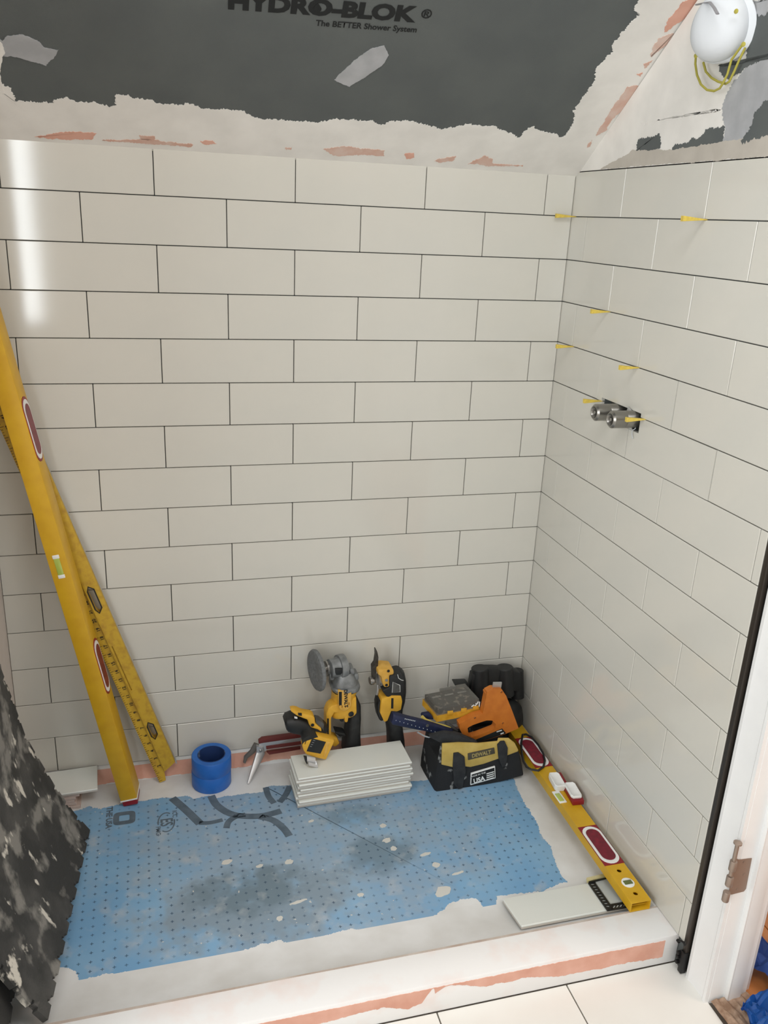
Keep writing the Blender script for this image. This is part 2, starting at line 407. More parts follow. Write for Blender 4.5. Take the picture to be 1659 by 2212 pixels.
# rear wall with its window
b = MB()
for x0, x1, z0, z1 in ((-1.9, -1.06, 0, 2.5), (-.84, 1.0, 0, 2.5), (-1.06, -.84, 0, .8), (-1.06, -.84, 2.1, 2.5)):
    b.box(((x0 + x1) / 2, -3.24, (z0 + z1) / 2), (x1 - x0, .1, z1 - z0))
tag(b.build('wall_rear', 'plaster', smooth=0), kind='structure')
b = MB()
for x in (-1.05, -.85): b.box((x, -3.22, 1.45), (.025, .06, 1.3))
for z in (.815, 2.085): b.box((-.95, -3.22, z), (.22, .06, .03))
win = tag(b.build('window_1', 'white', smooth=0), kind='structure')
# ------------------------------------------------------------------ ceiling coats
CN = Vector((0, -SM, -1)).normalized(); CQ = Vector((0, SY, Z0))
def C(p): return onpl(p, CN, CQ)
edge = [(-60, 150), (22, 190), (30, 220), (110, 222), (117, 215), (145, 212), (180, 222), (247, 226), (252, 207), (280, 210), (310, 212), (350, 222), (385, 228), (400, 220), (435, 232), (480, 237), (525, 240), (550, 252), (575, 258), (650, 262), (750, 257), (830, 267), (845, 260), (885, 262), (930, 272), (960, 277), (1010, 270), (1070, 275), (1110, 290), (1120, 296), (1130, 285), (1150, 275), (1180, 285), (1215, 294), (1230, 275), (1240, 260), (1237, 240), (1255, 215), (1280, 185), (1290, 145), (1315, 115), (1330, 95), (1355, 55), (1385, 30), (1368, 22), (1378, 0), (1400, -40)]
P = [C(q) for q in edge]
top = P[-1]
n0 = len(P)
P += [Vector((XR + .006, top.y, cz(top.y))), Vector((XR + .006, .006, cz(.006))), Vector((P[0].x, .006, cz(.006)))]
patch('joint_compound', P, CN, .0012, 'mud', ceil, .006, .0014, 3, keep=(n0 - 1, n0, n0 + 1, n0 + 2))
far = cz(-.75)
patch('joint_compound', [Vector((XR - .20, -.45, cz(-.45))), Vector((XR, -.42, cz(-.42))), Vector((XR, -.9, cz(-.9))), Vector((XR - .2, -.9, cz(-.9)))], CN, .0010, 'mud', ceil, .004, .006, 9)
lp = [(-40, 60), (5, 88), (15, 77), (50, 75), (80, 87), (95, 102), (127, 107), (115, 125), (100, 142), (70, 132), (30, 122), (0, 118), (-40, 120)]
patch('compound_swipe', [C(q) for q in lp], CN, .0014, 'mudgrey', ceil, .002, .002, 5)
patch('joint_compound', [C(q) for q in [(-60, 30), (0, 88), (12, 112), (4, 122), (0, 160), (10, 200), (-60, 220)]], CN, .0017, 'mud', ceil, .002, .002, 15)
patch('compound_swipe', [C(q) for q in [(722, 172), (755, 187), (790, 165), (825, 142), (840, 118), (830, 97), (800, 105), (760, 135)]], CN, .0012, 'mudgrey', ceil, .0016, .002, 6)
pinks = [[k1(*q) for q in l] for l in (
    [(150, 588), (230, 574), (330, 564), (415, 572), (395, 600), (330, 602), (230, 597)],
    [(600, 582), (668, 586), (660, 602), (610, 600)],
    [(440, 600), (640, 600), (830, 622), (825, 632), (640, 616), (450, 608)],
    [(865, 608), (920, 604), (935, 618), (885, 624)],
    [(1230, 634), (1262, 634), (1258, 646), (1234, 646)],
    [(1395, 640), (1490, 628), (1560, 640), (1659, 646), (1659, 672), (1540, 664), (1450, 672)])] + [[k2(*q) for q in l] for l in (
    [(90, 662), (128, 660), (130, 680), (95, 684)], [(215, 692), (312, 670), (300, 692), (240, 702)],
    [(360, 706), (430, 672), (472, 684), (470, 704), (600, 714), (500, 718)],
    [(1290, 0), (1370, -10), (1360, 5), (1310, 70), (1215, 135), (1225, 90)], [(1185, 160), (1255, 140), (1220, 190), (1150, 245), (1160, 205)],
    [(1120, 275), (1160, 258), (1130, 290)], [(1090, 318), (1118, 310), (1104, 330)],
    [(1050, 375), (1090, 370), (1080, 400), (1050, 460), (990, 510), (960, 560), (915, 585), (950, 520), (1000, 440)], [(875, 636), (898, 602), (888, 630)])]
for i, l in enumerate(pinks): patch('exposed_foam', [C(q) for q in l], CN, .0020, 'pinkwash' if i % 3 else 'pink', ceil, .0036, .0018, 20 + i)
# printed logo on the board
a, b_ = C((488, 12)), C((905, 42)); xd = b_ - a; yd = C((700, -20)) - C((700, 40))
text('printed_lettering', 'HYDRO-BLOK', .044, C((697, 18)), xd, yd, 'printdark', ceil, bold=.0024, lift=.0008, sx=1.20)
text('printed_lettering', 'The BETTER Shower System', .0175, C((793, 57)), xd, yd, 'printdark', ceil, bold=.0004, lift=.0008, sx=.93)
oc, ou, ov = C((686, 17)), xd.normalized(), yd.normalized()
MB().prism([oc + CN * .0013 + ou * (.0070 * math.sin(t) * (1 - .55 * (math.cos(t) > 0) * math.cos(t))) + ov * (.0080 * math.cos(t) * (1.25 if math.cos(t) > 0 else 1)) for t in [2 * math.pi * k / 24 for k in range(24)]], -CN * .0006).build('printed_drop', 'printdark', ceil, smooth=0)
text('printed_lettering', '\u00ae', .026, C((921, 31)), xd, yd, 'printdark', ceil, bold=.0005, lift=.0008)
# ------------------------------------------------------------------ right wall above the tile
WN = Vector((-1, 0, 0)); XP = .6905
y1 = -.95
MB().prism([Vector((XP, y, z)) for y, z in ((0, Z0 + .0012), (YE - .02, Z0 + .0012), (YE - .02, cz(YE)), (0, cz(0)))], (.0062, 0, 0)).build('joint_compound', 'mud', wr, smooth=0)
def W(q): return VX(k2(*q), XP)
for i, (mm, l, t) in enumerate((
        ('mudgrey', [(1465, 450), (1510, 350), (1570, 290), (1640, 250), (1720, 230), (1760, 560), (1659, 592), (1540, 616), (1470, 616)], .0006),
        ('board', [(1085, 660), (1100, 600), (1150, 602), (1190, 575), (1195, 640), (1130, 660)], .0010),
        ('board', [(1240, 655), (1250, 630), (1300, 620), (1370, 590), (1400, 560), (1470, 545), (1470, 622), (1440, 645)], .0010),
        ('board', [(1590, 90), (1659, 50), (1760, 20), (1760, 240), (1640, 250), (1560, 292), (1500, 345), (1445, 310), (1445, 280), (1560, 270)], .0010),
        ('board', [(1545, 612), (1580, 560), (1600, 500), (1640, 440), (1760, 400), (1760, 580), (1659, 588)], .0012),
        ('mudgrey', [(1560, 20), (1640, 0), (1700, -20), (1700, 30), (1610, 70), (1580, 60)], .0012),
        ('mud', [(1110, 530), (1280, 495), (1460, 472), (1460, 478), (1300, 508), (1120, 538)], .0005))):
    patch('bare_board' if mm == 'board' else 'joint_compound', [W(q) for q in l], WN, t, mm, wr, .006, .0015, 50 + i)
patch('joint_compound', [Vector((XP, y, z)) for y, z in ((-.11, Z0 + .002), (-.24, Z0 + .035), (-.40, Z0 + .028), (-.55, Z0 + .032), (-.86, Z0 + .05), (-.86, Z0 + .002))], WN, .0011, mat('dull_compound', (196, 190, 180), .9, var=(186, 180, 170), vscale=20), wr, .003, .004, 77)
# ------------------------------------------------------------------ shower pan and curb
b = MB().box(((XL + .70) / 2, (YC0 + .0005) / 2, FL / 2), (.70 - XL, -YC0 - .0005, FL))
pan = tag(b.build('shower_pan', 'panmud', smooth=0), 'pale mortar-coated shower pan with a blue sheet, between the tiled walls', 'shower pan')
YK = -.020
bb_ = tag(MB().prism([Vector((XL, y, z)) for y, z in ((.005, ZB - .001), (.005, FL), (YK, FL), (-.005, ZB - .006))], (XR - XL + .01, 0, 0)).build('cant_back', 'panmud', smooth=0), kind='structure')  # foam cant strip between pan and back wall tile
tag(MB().prism([Vector((x, .004, z)) for x, z in ((XR + .004, ZB - .001), (XR - .001, ZB - .004), (XR - .030, FL), (XR + .004, FL))], (0, YC0 - .004, 0)).build('cant_right', 'panmud', smooth=0), kind='structure')  # coated cant strip along the pan's right side
patch('exposed_foam', [Vector((x, -.0055 + (YK + .0055) * t, ZB - .006 + (FL - ZB + .006) * t)) for x, t in ((-.66, .02), (.5, .02), (.5, .98), (.05, .9), (-.05, .75), (-.12, .97), (-.4, .93), (-.52, .96), (-.66, .9))],
      Vector((0, -.94, .34)), .0012, 'pink', bb_, .0016, .004, 4, keep=(0,))
out = [(100, 1770), (164, 1750), (194, 1743), (218, 1748), (245, 1741), (289, 1731), (316, 1731), (350, 1723), (370, 1725), (404, 1719), (424, 1726), (451, 1719), (468, 1723), (505, 1719), (535, 1714), (569, 1711), (573, 1699), (600, 1697), (627, 1696), (760, 1690), (880, 1688), (1000, 1684), (1109, 1682), (1117, 1702), (1129, 1726), (1145, 1753), (1161, 1781), (1173, 1809), (1189, 1829), (1199, 1857), (1209, 1889), (1224, 1905), (1170, 1925), (1085, 1934), (1075, 1936), (1069, 1956), (1055, 1966), (1042, 1956), (1026, 1940), (998, 1944), (974, 1952), (950, 1968), (930, 1988), (894, 2012), (870, 2022), (851, 2010), (823, 2008), (791, 2012), (759, 2008), (731, 2012), (687, 2024), (652, 2036), (628, 2038), (608, 2030), (600, 2031), (566, 2040), (532, 2050), (508, 2060), (481, 2063), (438, 2079), (387, 2089), (343, 2099), (289, 2101), (235, 2104), (201, 2111), (178, 2121), (167, 2106), (154, 2092), (137, 2089), (60, 2085)]
UP = Vector((0, 0, 1))
mem = patch('membrane_sheet', [F(q, FL) for q in out], UP, .0006, 'membrane', pan, .0045, .0014, 2)
ZM = FL + .0007
def stroke(pts, w, seg=6):
    P = [F(q, ZM) for q in pts]; Q = []
    for i in range(len(P) - 1):
        p0, p1, p2, p3 = P[max(i - 1, 0)], P[i], P[i + 1], P[min(i + 2, len(P) - 1)]
        for j in range(seg):
            t = j / seg
            Q.append(.5 * ((2 * p1) + (p2 - p0) * t + (2 * p0 - 5 * p1 + 4 * p2 - p3) * t * t + (3 * p1 - p0 - 3 * p2 + p3) * t ** 3))
    Q.append(P[-1]); l, r = [], []
    for i, p in enumerate(Q):
        d = (Q[min(i + 1, len(Q) - 1)] - Q[max(i - 1, 0)]).normalized(); s = Vector((-d.y, d.x, 0)) * w / 2
        l.append(p + s); r.append(p - s)
    MB().prism([p + UP * .0003 for p in l + r[::-1]], -UP * .0004).build('printed_stroke', 'print', mem, smooth=0)
stroke([(372, 1724), (402, 1750), (432, 1779)], .021); stroke([(430, 1778), (455, 1777), (481, 1771)], .013)
stroke([(456, 1719), (470, 1741), (505, 1760), (560, 1763), (607, 1752)], .020)
stroke([(489, 1789), (494, 1775), (510, 1764), (530, 1760)], .016); stroke([(560, 1764), (590, 1772), (612, 1789), (625, 1806)], .019)
stroke([(574, 1701), (580, 1720), (592, 1735)], .016); stroke([(626, 1698), (617, 1717), (604, 1733)], .016)
# rounded O, lettering and seal
def ring_px(c, w, h, bw, r, name):
    o_ = F(c, ZM); pts = []; inn = []
    for k in range(24):
        a = k * math.pi / 12; sgn = lambda v: (v > 0) - (v < 0); e = .45
        ux, uy = sgn(math.cos(a)) * abs(math.cos(a)) ** e, sgn(math.sin(a)) * abs(math.sin(a)) ** e
        pts.append(o_ + Vector((ux * w / 2, uy * h / 2, .0003))); e2 = .2
        ux, uy = sgn(math.cos(a)) * abs(math.cos(a)) ** e2, sgn(math.sin(a)) * abs(math.sin(a)) ** e2
        inn.append(o_ + Vector((ux * (w / 2 - bw), uy * (h / 2 - bw * r), .0003)))
    MB().loft([pts, inn], cap=False).build(name, 'print', mem, smooth=0)
ring_px(cp(310, 555), .054, .049, .0145, .95, 'printed_letter')
tx = Vector((0, -1, 0)); ty = Vector((1, 0, 0))
text('printed_lettering', 'THE USA', .0205, F(cp(98, 550), ZM), tx, ty, 'print', mem, bold=.0008)
text('printed_lettering', 'ES', .042, F(cp(885, 615), ZM), tx, ty, 'print', mem, bold=.0010, sx=.72)
text('printed_lettering', 'ICC', .016, F(cp(1002, 500), ZM), tx, ty, 'print', mem, bold=.0003)
text('printed_lettering', 'PMG', .016, F(cp(775, 735), ZM), tx, ty, 'print', mem, bold=.0003)
def arc(c, rx, ry, a0, a1, w):
    o_ = F(c, ZM); P = [o_ + Vector((math.cos(a) * rx, math.sin(a) * ry, .0003)) for a in [math.radians(a0 + (a1 - a0) * k / 14) for k in range(15)]]
    Q = [o_ + Vector((math.cos(a) * (rx - w), math.sin(a) * (ry - w), .0003)) for a in [math.radians(a0 + (a1 - a0) * k / 14) for k in range(15)]]
    MB().prism(P + Q[::-1], -UP * .0004).build('printed_stroke', 'print', mem, smooth=0)
arc(cp(888, 612), .0215, .037, 60, 190, .0035); arc(cp(888, 612), .0215, .037, 240, 370, .0035)
for i, (x, y, a, c_) in enumerate(((490, 1862, .013, .008), (561, 1871, .010, .005), (624, 1862, .010, .009), (828, 1784, .009, .008), (850, 1833, .009, .008), (604, 1985, .008, .008), (942, 1869, .010, .009), (672, 1774, .009, .005), (779, 1933, .010, .006), (645, 1948, .022, .004), (990, 1886, .016, .004), (958, 1926, .022, .016), (918, 1846, .018, .005), (835, 1815, .012, .009))):
    patch('mortar_splash', blob(F((x, y), ZM), (1, .2, 0), (-.2, 1, 0), a, c_, i), UP, .0008, 'splash', mem, .001, .002, 90 + i)
# curb
Lc = XR + .008 - XL
b = MB().box(((XL + XR + .008) / 2, (YC0 + YC1) / 2, CT / 2), (Lc, YC0 - YC1, CT), bev=.004)
curb = tag(b.build('shower_curb', 'curb'), 'white-coated low shower curb with exposed pink foam front, beside the bathroom floor', 'curb')
pk = [(-200, 2325), (200, 2243), (400, 2203), (450, 2192), (550, 2178), (700, 2164), (830, 2146), (920, 2128), (995, 2112), (1055, 2101), (1105, 2089), (1180, 2076), (1255, 2063), (1280, 2056), (1330, 2046), (1395, 2033), (1427, 2030), (1432, 2067), (1355, 2080), (1280, 2095), (1220, 2107), (1180, 2110), (1130, 2112), (1095, 2122), (1050, 2130), (1015, 2130), (970, 2125), (937, 2132), (940, 2147), (910, 2167), (880, 2180), (830, 2176), (770, 2190), (640, 2225), (300, 2300), (-200, 2400)]
pts = [V(q, YC1) for q in pk]
up_, lo_ = sorted([(p.x, p.z) for p in pts[:17]]), sorted([(p.x, p.z) for p in pts[17:]])
def lerp_x(P, x):
    if x <= P[0][0]: return P[0][1]
    for (x0, z0), (x1, z1) in zip(P, P[1:]):
        if x <= x1: return z0 + (z1 - z0) * (x - x0) / max(x1 - x0, 1e-6)
    return P[-1][1]
rings = []; x = XL + .002; xe = max(p.x for p in pts)
while x < xe:
    nz = lambda f, k: mnoise.noise(Vector((x * f, k, 0)))
    zt_ = min(lerp_x(up_, x), CT - .0075) + .0016 * nz(35, 1) + .0014 * nz(120, 2) + .0008 * nz(400, 3) - .001
    zb_ = max(lerp_x(lo_, x), .010) + .0030 * nz(30, 7) + .0022 * nz(110, 8) + .0012 * nz(380, 9)
    zt_ = min(zt_, CT - .0055); zb_ = min(max(zb_, .004), zt_ - .002)
    rings.append([Vector((x, YC1 + .0004, zb_)), Vector((x, YC1 - .0006, zb_ + .0004)), Vector((x, YC1 - .0006, zt_ - .0004)), Vector((x, YC1 + .0004, zt_))]); x += .002
MB().loft(rings).build('exposed_foam', 'pink', curb, smooth=0)
b = MB(); b.prism([Vector((x, y, CT + .0004)) for x, y in ((XL, YC0 - .003), (XR, YC0 - .002), (XR, YC0 - .006), (.3, YC0 - .0075), (-.1, YC0 - .006), (XL, YC0 - .010))], (0, 0, -.0006))
b.build('exposed_foam', mat('seam_stain', (176, 160, 148), .9, var=(196, 188, 180), vscale=20), curb, smooth=0)
# ------------------------------------------------------------------ bathroom floor
fl = tag(MB().box((-.5, -2.05, -.03), (2.6, 2.5, .053)).build('floor', 'grout', smooth=0), kind='structure')
xs = [-1.80, -1.543, -1.26, -.977, -.694, -.411, -.128, .155, .438, .705]
ys = [YC1 + .001, -1.14, -1.44, -1.74, -2.04, -2.34, -2.64, -2.94, -3.19]
for i in range(len(xs) - 1):
    for j in range(len(ys) - 1):
        d = (round(xs[i + 1] - xs[i] - .003, 4), round(ys[j] - ys[j + 1] - .003, 4), .009)
        me = tile_mesh(d)
        if 'ft' not in me: me = me.copy(); me['ft'] = 1; _tm[tuple(round(x, 5) for x in d)] = me; me.materials.clear(); me.materials.append(M['floortile'])
        o = bpy.data.objects.new('tile', me); COL.objects.link(o); o.location = ((xs[i] + xs[i + 1]) / 2, (ys[j] + ys[j + 1]) / 2, -.0045); adopt(o, fl)
# ------------------------------------------------------------------ bronze edge trim and its foot
t1 = tag(MB().box((.6940, -.8700, 1.215), (.0105, .0105, 2.37), bev=.0006).build('trim_1', 'bronze'), kind='structure')
def cf(a, b): return (1380 + a * .23154, 1700 + b * .23154)
b = MB(); b.box((.6915, -.8705, .030), (.013, .012, .055), bev=.0015)
b.prism([Vector((.6865, y, z)) for y, z in ((-.866, .058), (-.866, .012), (-.8685, .006), (-.859, .014), (-.858, .050))], (.004, 0, 0), bev=.0008)
b.tube([VX(cf(430, 1480), .686), VX(cf(415, 1447), .685), VX(cf(395, 1436), .684), VX(cf(370, 1437), .683)], .0022); b.lathe([(.001, -.004), (.0035, -.003), (.0035, .003), (.001, .004)], VX(cf(368, 1437), .683), (0, 1, 0), 12)
for z_ in (.022, .036, .046): b.lathe([(.0045, 0), (.0045, .005), (.002, .006)], Vector((.6862, -.8610, z_)), (-1, 0, 0), 12)
b.build('foot_bracket', 'bmetal', t1)
# ------------------------------------------------------------------ door frame in the right wall
YJ = -.948
d1 = MB()
d1.prism([Vector((x, y, 0)) for x, y in ((.715, -.878), (.700, -.878), (.695, -.882), (.694, -.890), (.697, -.905), (.697, -.936), (.694, -.940), (.694, YJ + .0005), (.715, YJ + .0005))], (0, 0, 2.08), bev=0)
door = tag(d1.build('door_1', 'white', smooth=.3), kind='structure')
MB().box((.7475, YJ + .035, 1.0), (.089, .07, 2.05)).build('door_jamb', 'white', door, smooth=0)
MB().box((.7545, YJ - .0055, 1.0), (.030, .012, 2.05), bev=.001).build('door_stop', 'white', door)
MB().box((.7385, YJ - .0055, 1.0), (.0032, .013, 2.05), bev=.0008).build('stop_bead', 'white', door)
MB().box((.800, -.905, 1.0), (.015, .07, 2.05), bev=.002).build('door_casing', 'white', door)
MB().box((.73, -2.62, 1.25), (.07, 1.2, 2.5)).build('door_side_wall', 'plaster', door, smooth=0)
MB().box((.74, -1.45, 2.25), (.08, 1.2, .42)).build('door_header', 'plaster', door, smooth=0)
hg = [VX(ch(*q), .70) for q in ((500, 300), (665, 290))]
def J(a, b_): return V(ch(a, b_), YJ - .001)
b = MB(); b.prism([J(*q) for q in ((445, 325), (500, 300), (520, 308), (640, 292), (668, 290), (600, 645), (575, 675), (430, 712), (405, 705))], (0, .002, 0))
hinge = b.build('hinge', 'hinge', door)
for q in ((580, 335), (578, 482), (500, 650)): MB().lathe([(.003, 0), (.003, .0006)], J(*q) + Vector((0, -.0008, 0)), (0, 1, 0), 10).build('screw', 'hinge', hinge)
pt, pb = J(505, 100), J(370, 700); ax = (pb - pt).normalized(); ax = Vector((0, 0, -1)); off = Vector((-.004, -.006, 0))
xk = J(447, 350).x - .004
for zq in (350, 520, 690):
    c = J(440, zq); MB().lathe([(.0062, -.011), (.0068, -.010), (.0068, .010), (.0062, .011)], Vector((xk, YJ - .006, c.z)), (0, 0, 1), 16).build('knuckle', 'hinge', hinge)
zt_, zb_ = J(480, 100).z, J(440, 460).z
MB().lathe([(.004, 0), (.004, zt_ - zb_), (.008, zt_ - zb_), (.008, zt_ - zb_ + .003), (.003, zt_ - zb_ + .005)], Vector((xk, YJ - .006, zb_)), (0, 0, 1), 14).build('hinge_pin', 'hinge', hinge)
# ------------------------------------------------------------------ next room floor with its planks
nf = tag(MB().box((1.75, -1.7, -.03), (2.0, 3.2, .04)).build('floor', 'grout', smooth=0), kind='structure')
for i in range(12):
    for j in range(3):
        MB().box((.835 + .08 * i, -.55 - 1.0 * j - (.3 if i % 2 else 0), -.0095), (.0785, .997, .019), bev=.001, seg=1).build('plank', 'wood', nf, smooth=0)
r = random.Random(3)
b = MB()
P = [[Vector((.705 + .085 * i / 14, -.952 - .26 * j / 20, .006 + .004 * r.random() + .004 * math.sin(i * 2.1 + j * .2) ** 2)) for j in range(21)] for i in range(15)]
t = bmesh.new(); Vt = [[t.verts.new(p) for p in row] for row in P]
for i in range(14):
    for j in range(20): t.faces.new((Vt[i][j], Vt[i + 1][j], Vt[i + 1][j + 1], Vt[i][j + 1]))
bmesh.ops.solidify(t, geom=t.faces[:], thickness=.008); b.add(t)
tag(b.build('underlay_strip', 'cardboard', smooth=0), 'rough tan fibrous underlay strip torn at the doorway threshold', 'underlay')
def crumple(name, c, sx, sy, sz, seed, m, label, cat):
    t = bmesh.new(); n = 16; r = random.Random(seed); Vt = []
    for i in range(n + 1):
        row = []
        for j in range(n + 1):
            u, w = i / n - .5, j / n - .5
            p = Vector((u * sx, w * sy, 0)); q = p * 26 + Vector((seed, 0, 0))
            h = abs(mnoise.noise(q)) * 1.2 + .5 * abs(mnoise.noise(q * 2.3))
            p += Vector((mnoise.noise(q + Vector((9, 0, 0))) * .02, mnoise.noise(q + Vector((0, 9, 0))) * .02, h * sz))
            row.append(t.verts.new(p + Vector(c)))
        Vt.append(row)
    for i in range(n):
        for j in range(n): t.faces.new((Vt[i][j], Vt[i + 1][j], Vt[i + 1][j + 1], Vt[i][j + 1]))
    bmesh.ops.solidify(t, geom=t.faces[:], thickness=.0012)
    b = MB(); b.add(t); return tag(b.build(name, m, smooth=.35), label, cat)
crumple('masking_paper', (.905, -.965, .006), .15, .20, .09, 4, 'bluepaper', 'crumpled dark blue masking paper on the wood floor beyond the door', 'paper')
crumple('tape_wad', (.772, -1.035, .018), .065, .11, .055, 9, 'bluetape', 'bright blue crumpled tape wad on the torn underlay at the doorway', 'tape')
# ------------------------------------------------------------------ tools against the back wall
def ell_ring(c, u, v, a, b, n=20, e=1.0):
    sg = lambda x: (x > 0) - (x < 0)
    return [c + u * (sg(math.cos(t)) * abs(math.cos(t)) ** e * a) + v * (sg(math.sin(t)) * abs(math.sin(t)) ** e * b) for t in (2 * math.pi * k / n for k in range(n))]
def loft_px(cr, secs, y, ry, e=.7, n=20):
    """sections (pixel x, pixel y, half width px) of a body standing in the plane y; ry = half depth"""
    cs_ = [(V(cr(a, b), y), (V(cr(a + h, b), y) - V(cr(a, b), y)).length) for a, b, h in secs]
    rings = []
    for i, (c, a) in enumerate(cs_):
        d = (cs_[min(i + 1, len(cs_) - 1)][0] - cs_[max(i - 1, 0)][0]).normalized(); v = Vector((0, 1, 0)); u = d.cross(v).normalized()
        rings.append(ell_ring(c, u, v, a, ry[i] if isinstance(ry, (list, tuple)) else ry, n, e))
    return rings
def plate(cr, pts, y, t, bev=0): return MB().prism([V(cr(*q), y) for q in pts], (0, t, 0), bev=bev)

# ---- angle grinder
gY = -.064
g = thing('angle_grinder', 'yellow and black cordless angle grinder standing upright with a grey cup disc', 'angle grinder', (.15, gY, FL))
MB().loft(loft_px(cg, [(770, 790, 60), (775, 900, 105), (775, 1100, 110), (765, 1250, 112), (755, 1400, 120), (745, 1560, 135), (740, 1640, 138)], gY + .008, [.026, .033, .033, .032, .036, .042, .042])).build('handle', 'toolblk', g)
body = MB().loft(loft_px(cg, [(622, 612, 196), (622, 650, 200), (620, 700, 182), (615, 800, 180), (610, 900, 192), (600, 985, 205), (600, 1050, 190)], gY, [.040, .041, .037, .036, .037, .036, .030])).build('motor_housing', 'toolyel', g)
plate(cg, [(430, 940), (560, 900), (830, 800), (838, 1060), (800, 1112), (705, 1128), (690, 1215), (640, 1218), (630, 1090), (560, 1060), (470, 1060), (420, 1150), (425, 1500), (380, 1510), (340, 1440), (335, 1080), (375, 985)], gY - .034, .036, .004).build('guard_loop', 'toolyel', g)
plate(cg, [(380, 1430), (520, 1470), (560, 1560), (480, 1620), (370, 1560)], gY - .03, .03, .004).build('loop_foot', 'toolyel', g)
plate(cg, [(355, 1150), (380, 1150), (380, 1420), (355, 1420)], gY - .0355, .002).build('side_print', 'printdark', g, smooth=0)
plate(cg, [(548, 1075), (620, 1075), (625, 1200), (580, 1210), (550, 1170)], gY - .02, .02, .003).build('trigger', 'black', g)
plate(cg, [(480, 1360), (640, 1390), (670, 1440), (560, 1450), (490, 1400)], gY - .03, .03, .003).build('paddle_tip', 'black', g)
plate(cg, [(545, 715), (592, 715), (590, 935), (545, 925)], gY - .0442, .003).build('label', 'printdark', body, smooth=0)
plate(cg, [(530, 690), (750, 700), (742, 940), (700, 1000), (630, 1030), (560, 1000), (535, 930)], gY - .0430, .008, .0015).build('nameplate', 'toolyel2', g); npl = [c_ for c_ in g.children if c_.name.startswith('nameplate')][0]
o1 = V(cg(655, 820), gY - .0432)
text('lettering', 'DEWALT', .0130, o1, (0.06, 0, -1), (1, 0, .06), 'printdark', body, bold=.0005, sx=1.05, lift=.0006)
MB().lathe([(.0075, 0), (.0075, .003), (.005, .003), (.005, .0015)], V(cg(740, 1070), gY - .0345), (0, -1, 0), 16).build('lock_button', 'black', g)
ct_ = MB()
for x, y in ((560, 945), (603, 975), (658, 975), (715, 925)):
    ct_.prism([V(cg(*q), gY - .048) for q in ((x - 8, y - 22), (x + 8, y - 25), (x + 8, y + 18), (x - 8, y + 18))], (0, .010, 0))
carve(npl, ct_)
MB().loft(loft_px(cg, [(625, 628, 200), (627, 608, 224), (630, 575, 234), (632, 548, 226), (632, 540, 196), (632, 480, 180), (625, 430, 155), (615, 370, 120)], gY, [.039, .043, .044, .042, .036, .034, .031, .026], .6)).build('gear_case', 'alu', g)
MB().loft(loft_px(cg, [(626, 634, 206), (626, 622, 207)], gY, .0415)).build('gasket', 'black', g)
for x, y in ((690, 320), (760, 380), (830, 470), (430, 470)):
    plate(cg, [(x - 40, y - 40), (x + 30, y - 45), (x + 45, y + 20), (x + 30, y + 60), (x - 30, y + 60)], gY - .02, .035, .003).build('gear_case_lug', 'alu', g)
gcase = [c_ for c_ in g.children if c_.name.startswith('gear_case') and 'lug' not in c_.name][0]
ct_ = MB()
for x, y, a in ((750, 385, 1.0), (440, 462, .5), (487, 530, 0), (735, 475, 0), (790, 468, 0)):
    ct_.prism([V(cg(*q), gY - .06) for q in ((x - 18, y - 22 - 20 * a), (x + 10, y - 16 - 20 * a), (x + 26, y + 24 + 16 * a), (x - 4, y + 18 + 8 * a))], (0, .040 if y > 440 else .055, 0))
carve(gcase, ct_)
ax = Vector((math.cos(.21), math.sin(.21), 0))
hc = V(cg(560, 300), gY)
MB().lathe([(.022, -.032), (.0255, -.030), (.0265, -.012), (.0275, -.006), (.0325, -.005), (.0335, .004), (.0325, .013), (.027, .015), (.02, .016)], hc, ax, 28).build('gear_head', 'alu', g)
plate(cg, [(485, 335), (600, 335), (600, 405), (570, 440), (500, 440), (482, 400)], gY - .031, .006, .001).build('spindle_lock', 'black', g)
dc = V(cg(180, 360), gY - .004)
spn = MB().lathe([(.0195, .026), (.0195, .032), (.0175, .033), (.0175, .036), (.012, .037), (.012, .03)], dc, ax, 24).build('clamp_collar', 'steel', g)
MB().lathe([(.009, .004), (.009, .052)], dc, ax, 16).build('spindle', 'steel', g)
dp = [(.006, .001), (.020, -.004), (.042, -.007), (.0535, -.005), (.0565, .000), (.0555, .004), (.046, .008), (.030, .014), (.016, .019), (.010, .020)]
MB().lathe(dp, dc, ax, 36).build('cup_disc', 'disc', g)
# ---- oscillating multi tool
mY = -.062
mt = thing('multi_tool', 'yellow and black oscillating multi-tool standing on end with a thin upright blade', 'power tool', (.29, mY, FL))
MB().loft(loft_px(cg, [(1450, 352, 90), (1460, 400, 135), (1470, 520, 150), (1468, 700, 152), (1455, 830, 150), (1430, 960, 140), (1430, 1150, 125), (1450, 1320, 118), (1465, 1480, 125), (1470, 1640, 128)], mY, [.02, .027, .029, .029, .028, .026, .026, .030, .034, .034])).build('motor_body', 'toolblk', mt)
plate(cg, [(1180, 355), (1300, 340), (1440, 352), (1446, 436), (1372, 450), (1370, 636), (1285, 650), (1255, 580), (1235, 470), (1180, 440)], mY - .031, .052, .005).build('head_cover', 'toolyel2', mt)
plate(cg, [(1240, 830), (1330, 800), (1370, 800), (1400, 776), (1560, 778), (1572, 830), (1580, 880), (1560, 1010), (1490, 1040), (1400, 1030), (1340, 1190), (1285, 1212), (1215, 1060), (1228, 930)], mY - .033, .05, .005).build('side_cover', 'toolyel', mt)
plate(cg, [(1235, 850), (1190, 880), (1172, 950), (1178, 1060), (1200, 1170), (1230, 1198), (1275, 1190), (1240, 1060), (1228, 940)], mY - .026, .04, .005).build('trigger_grip', 'black', mt)
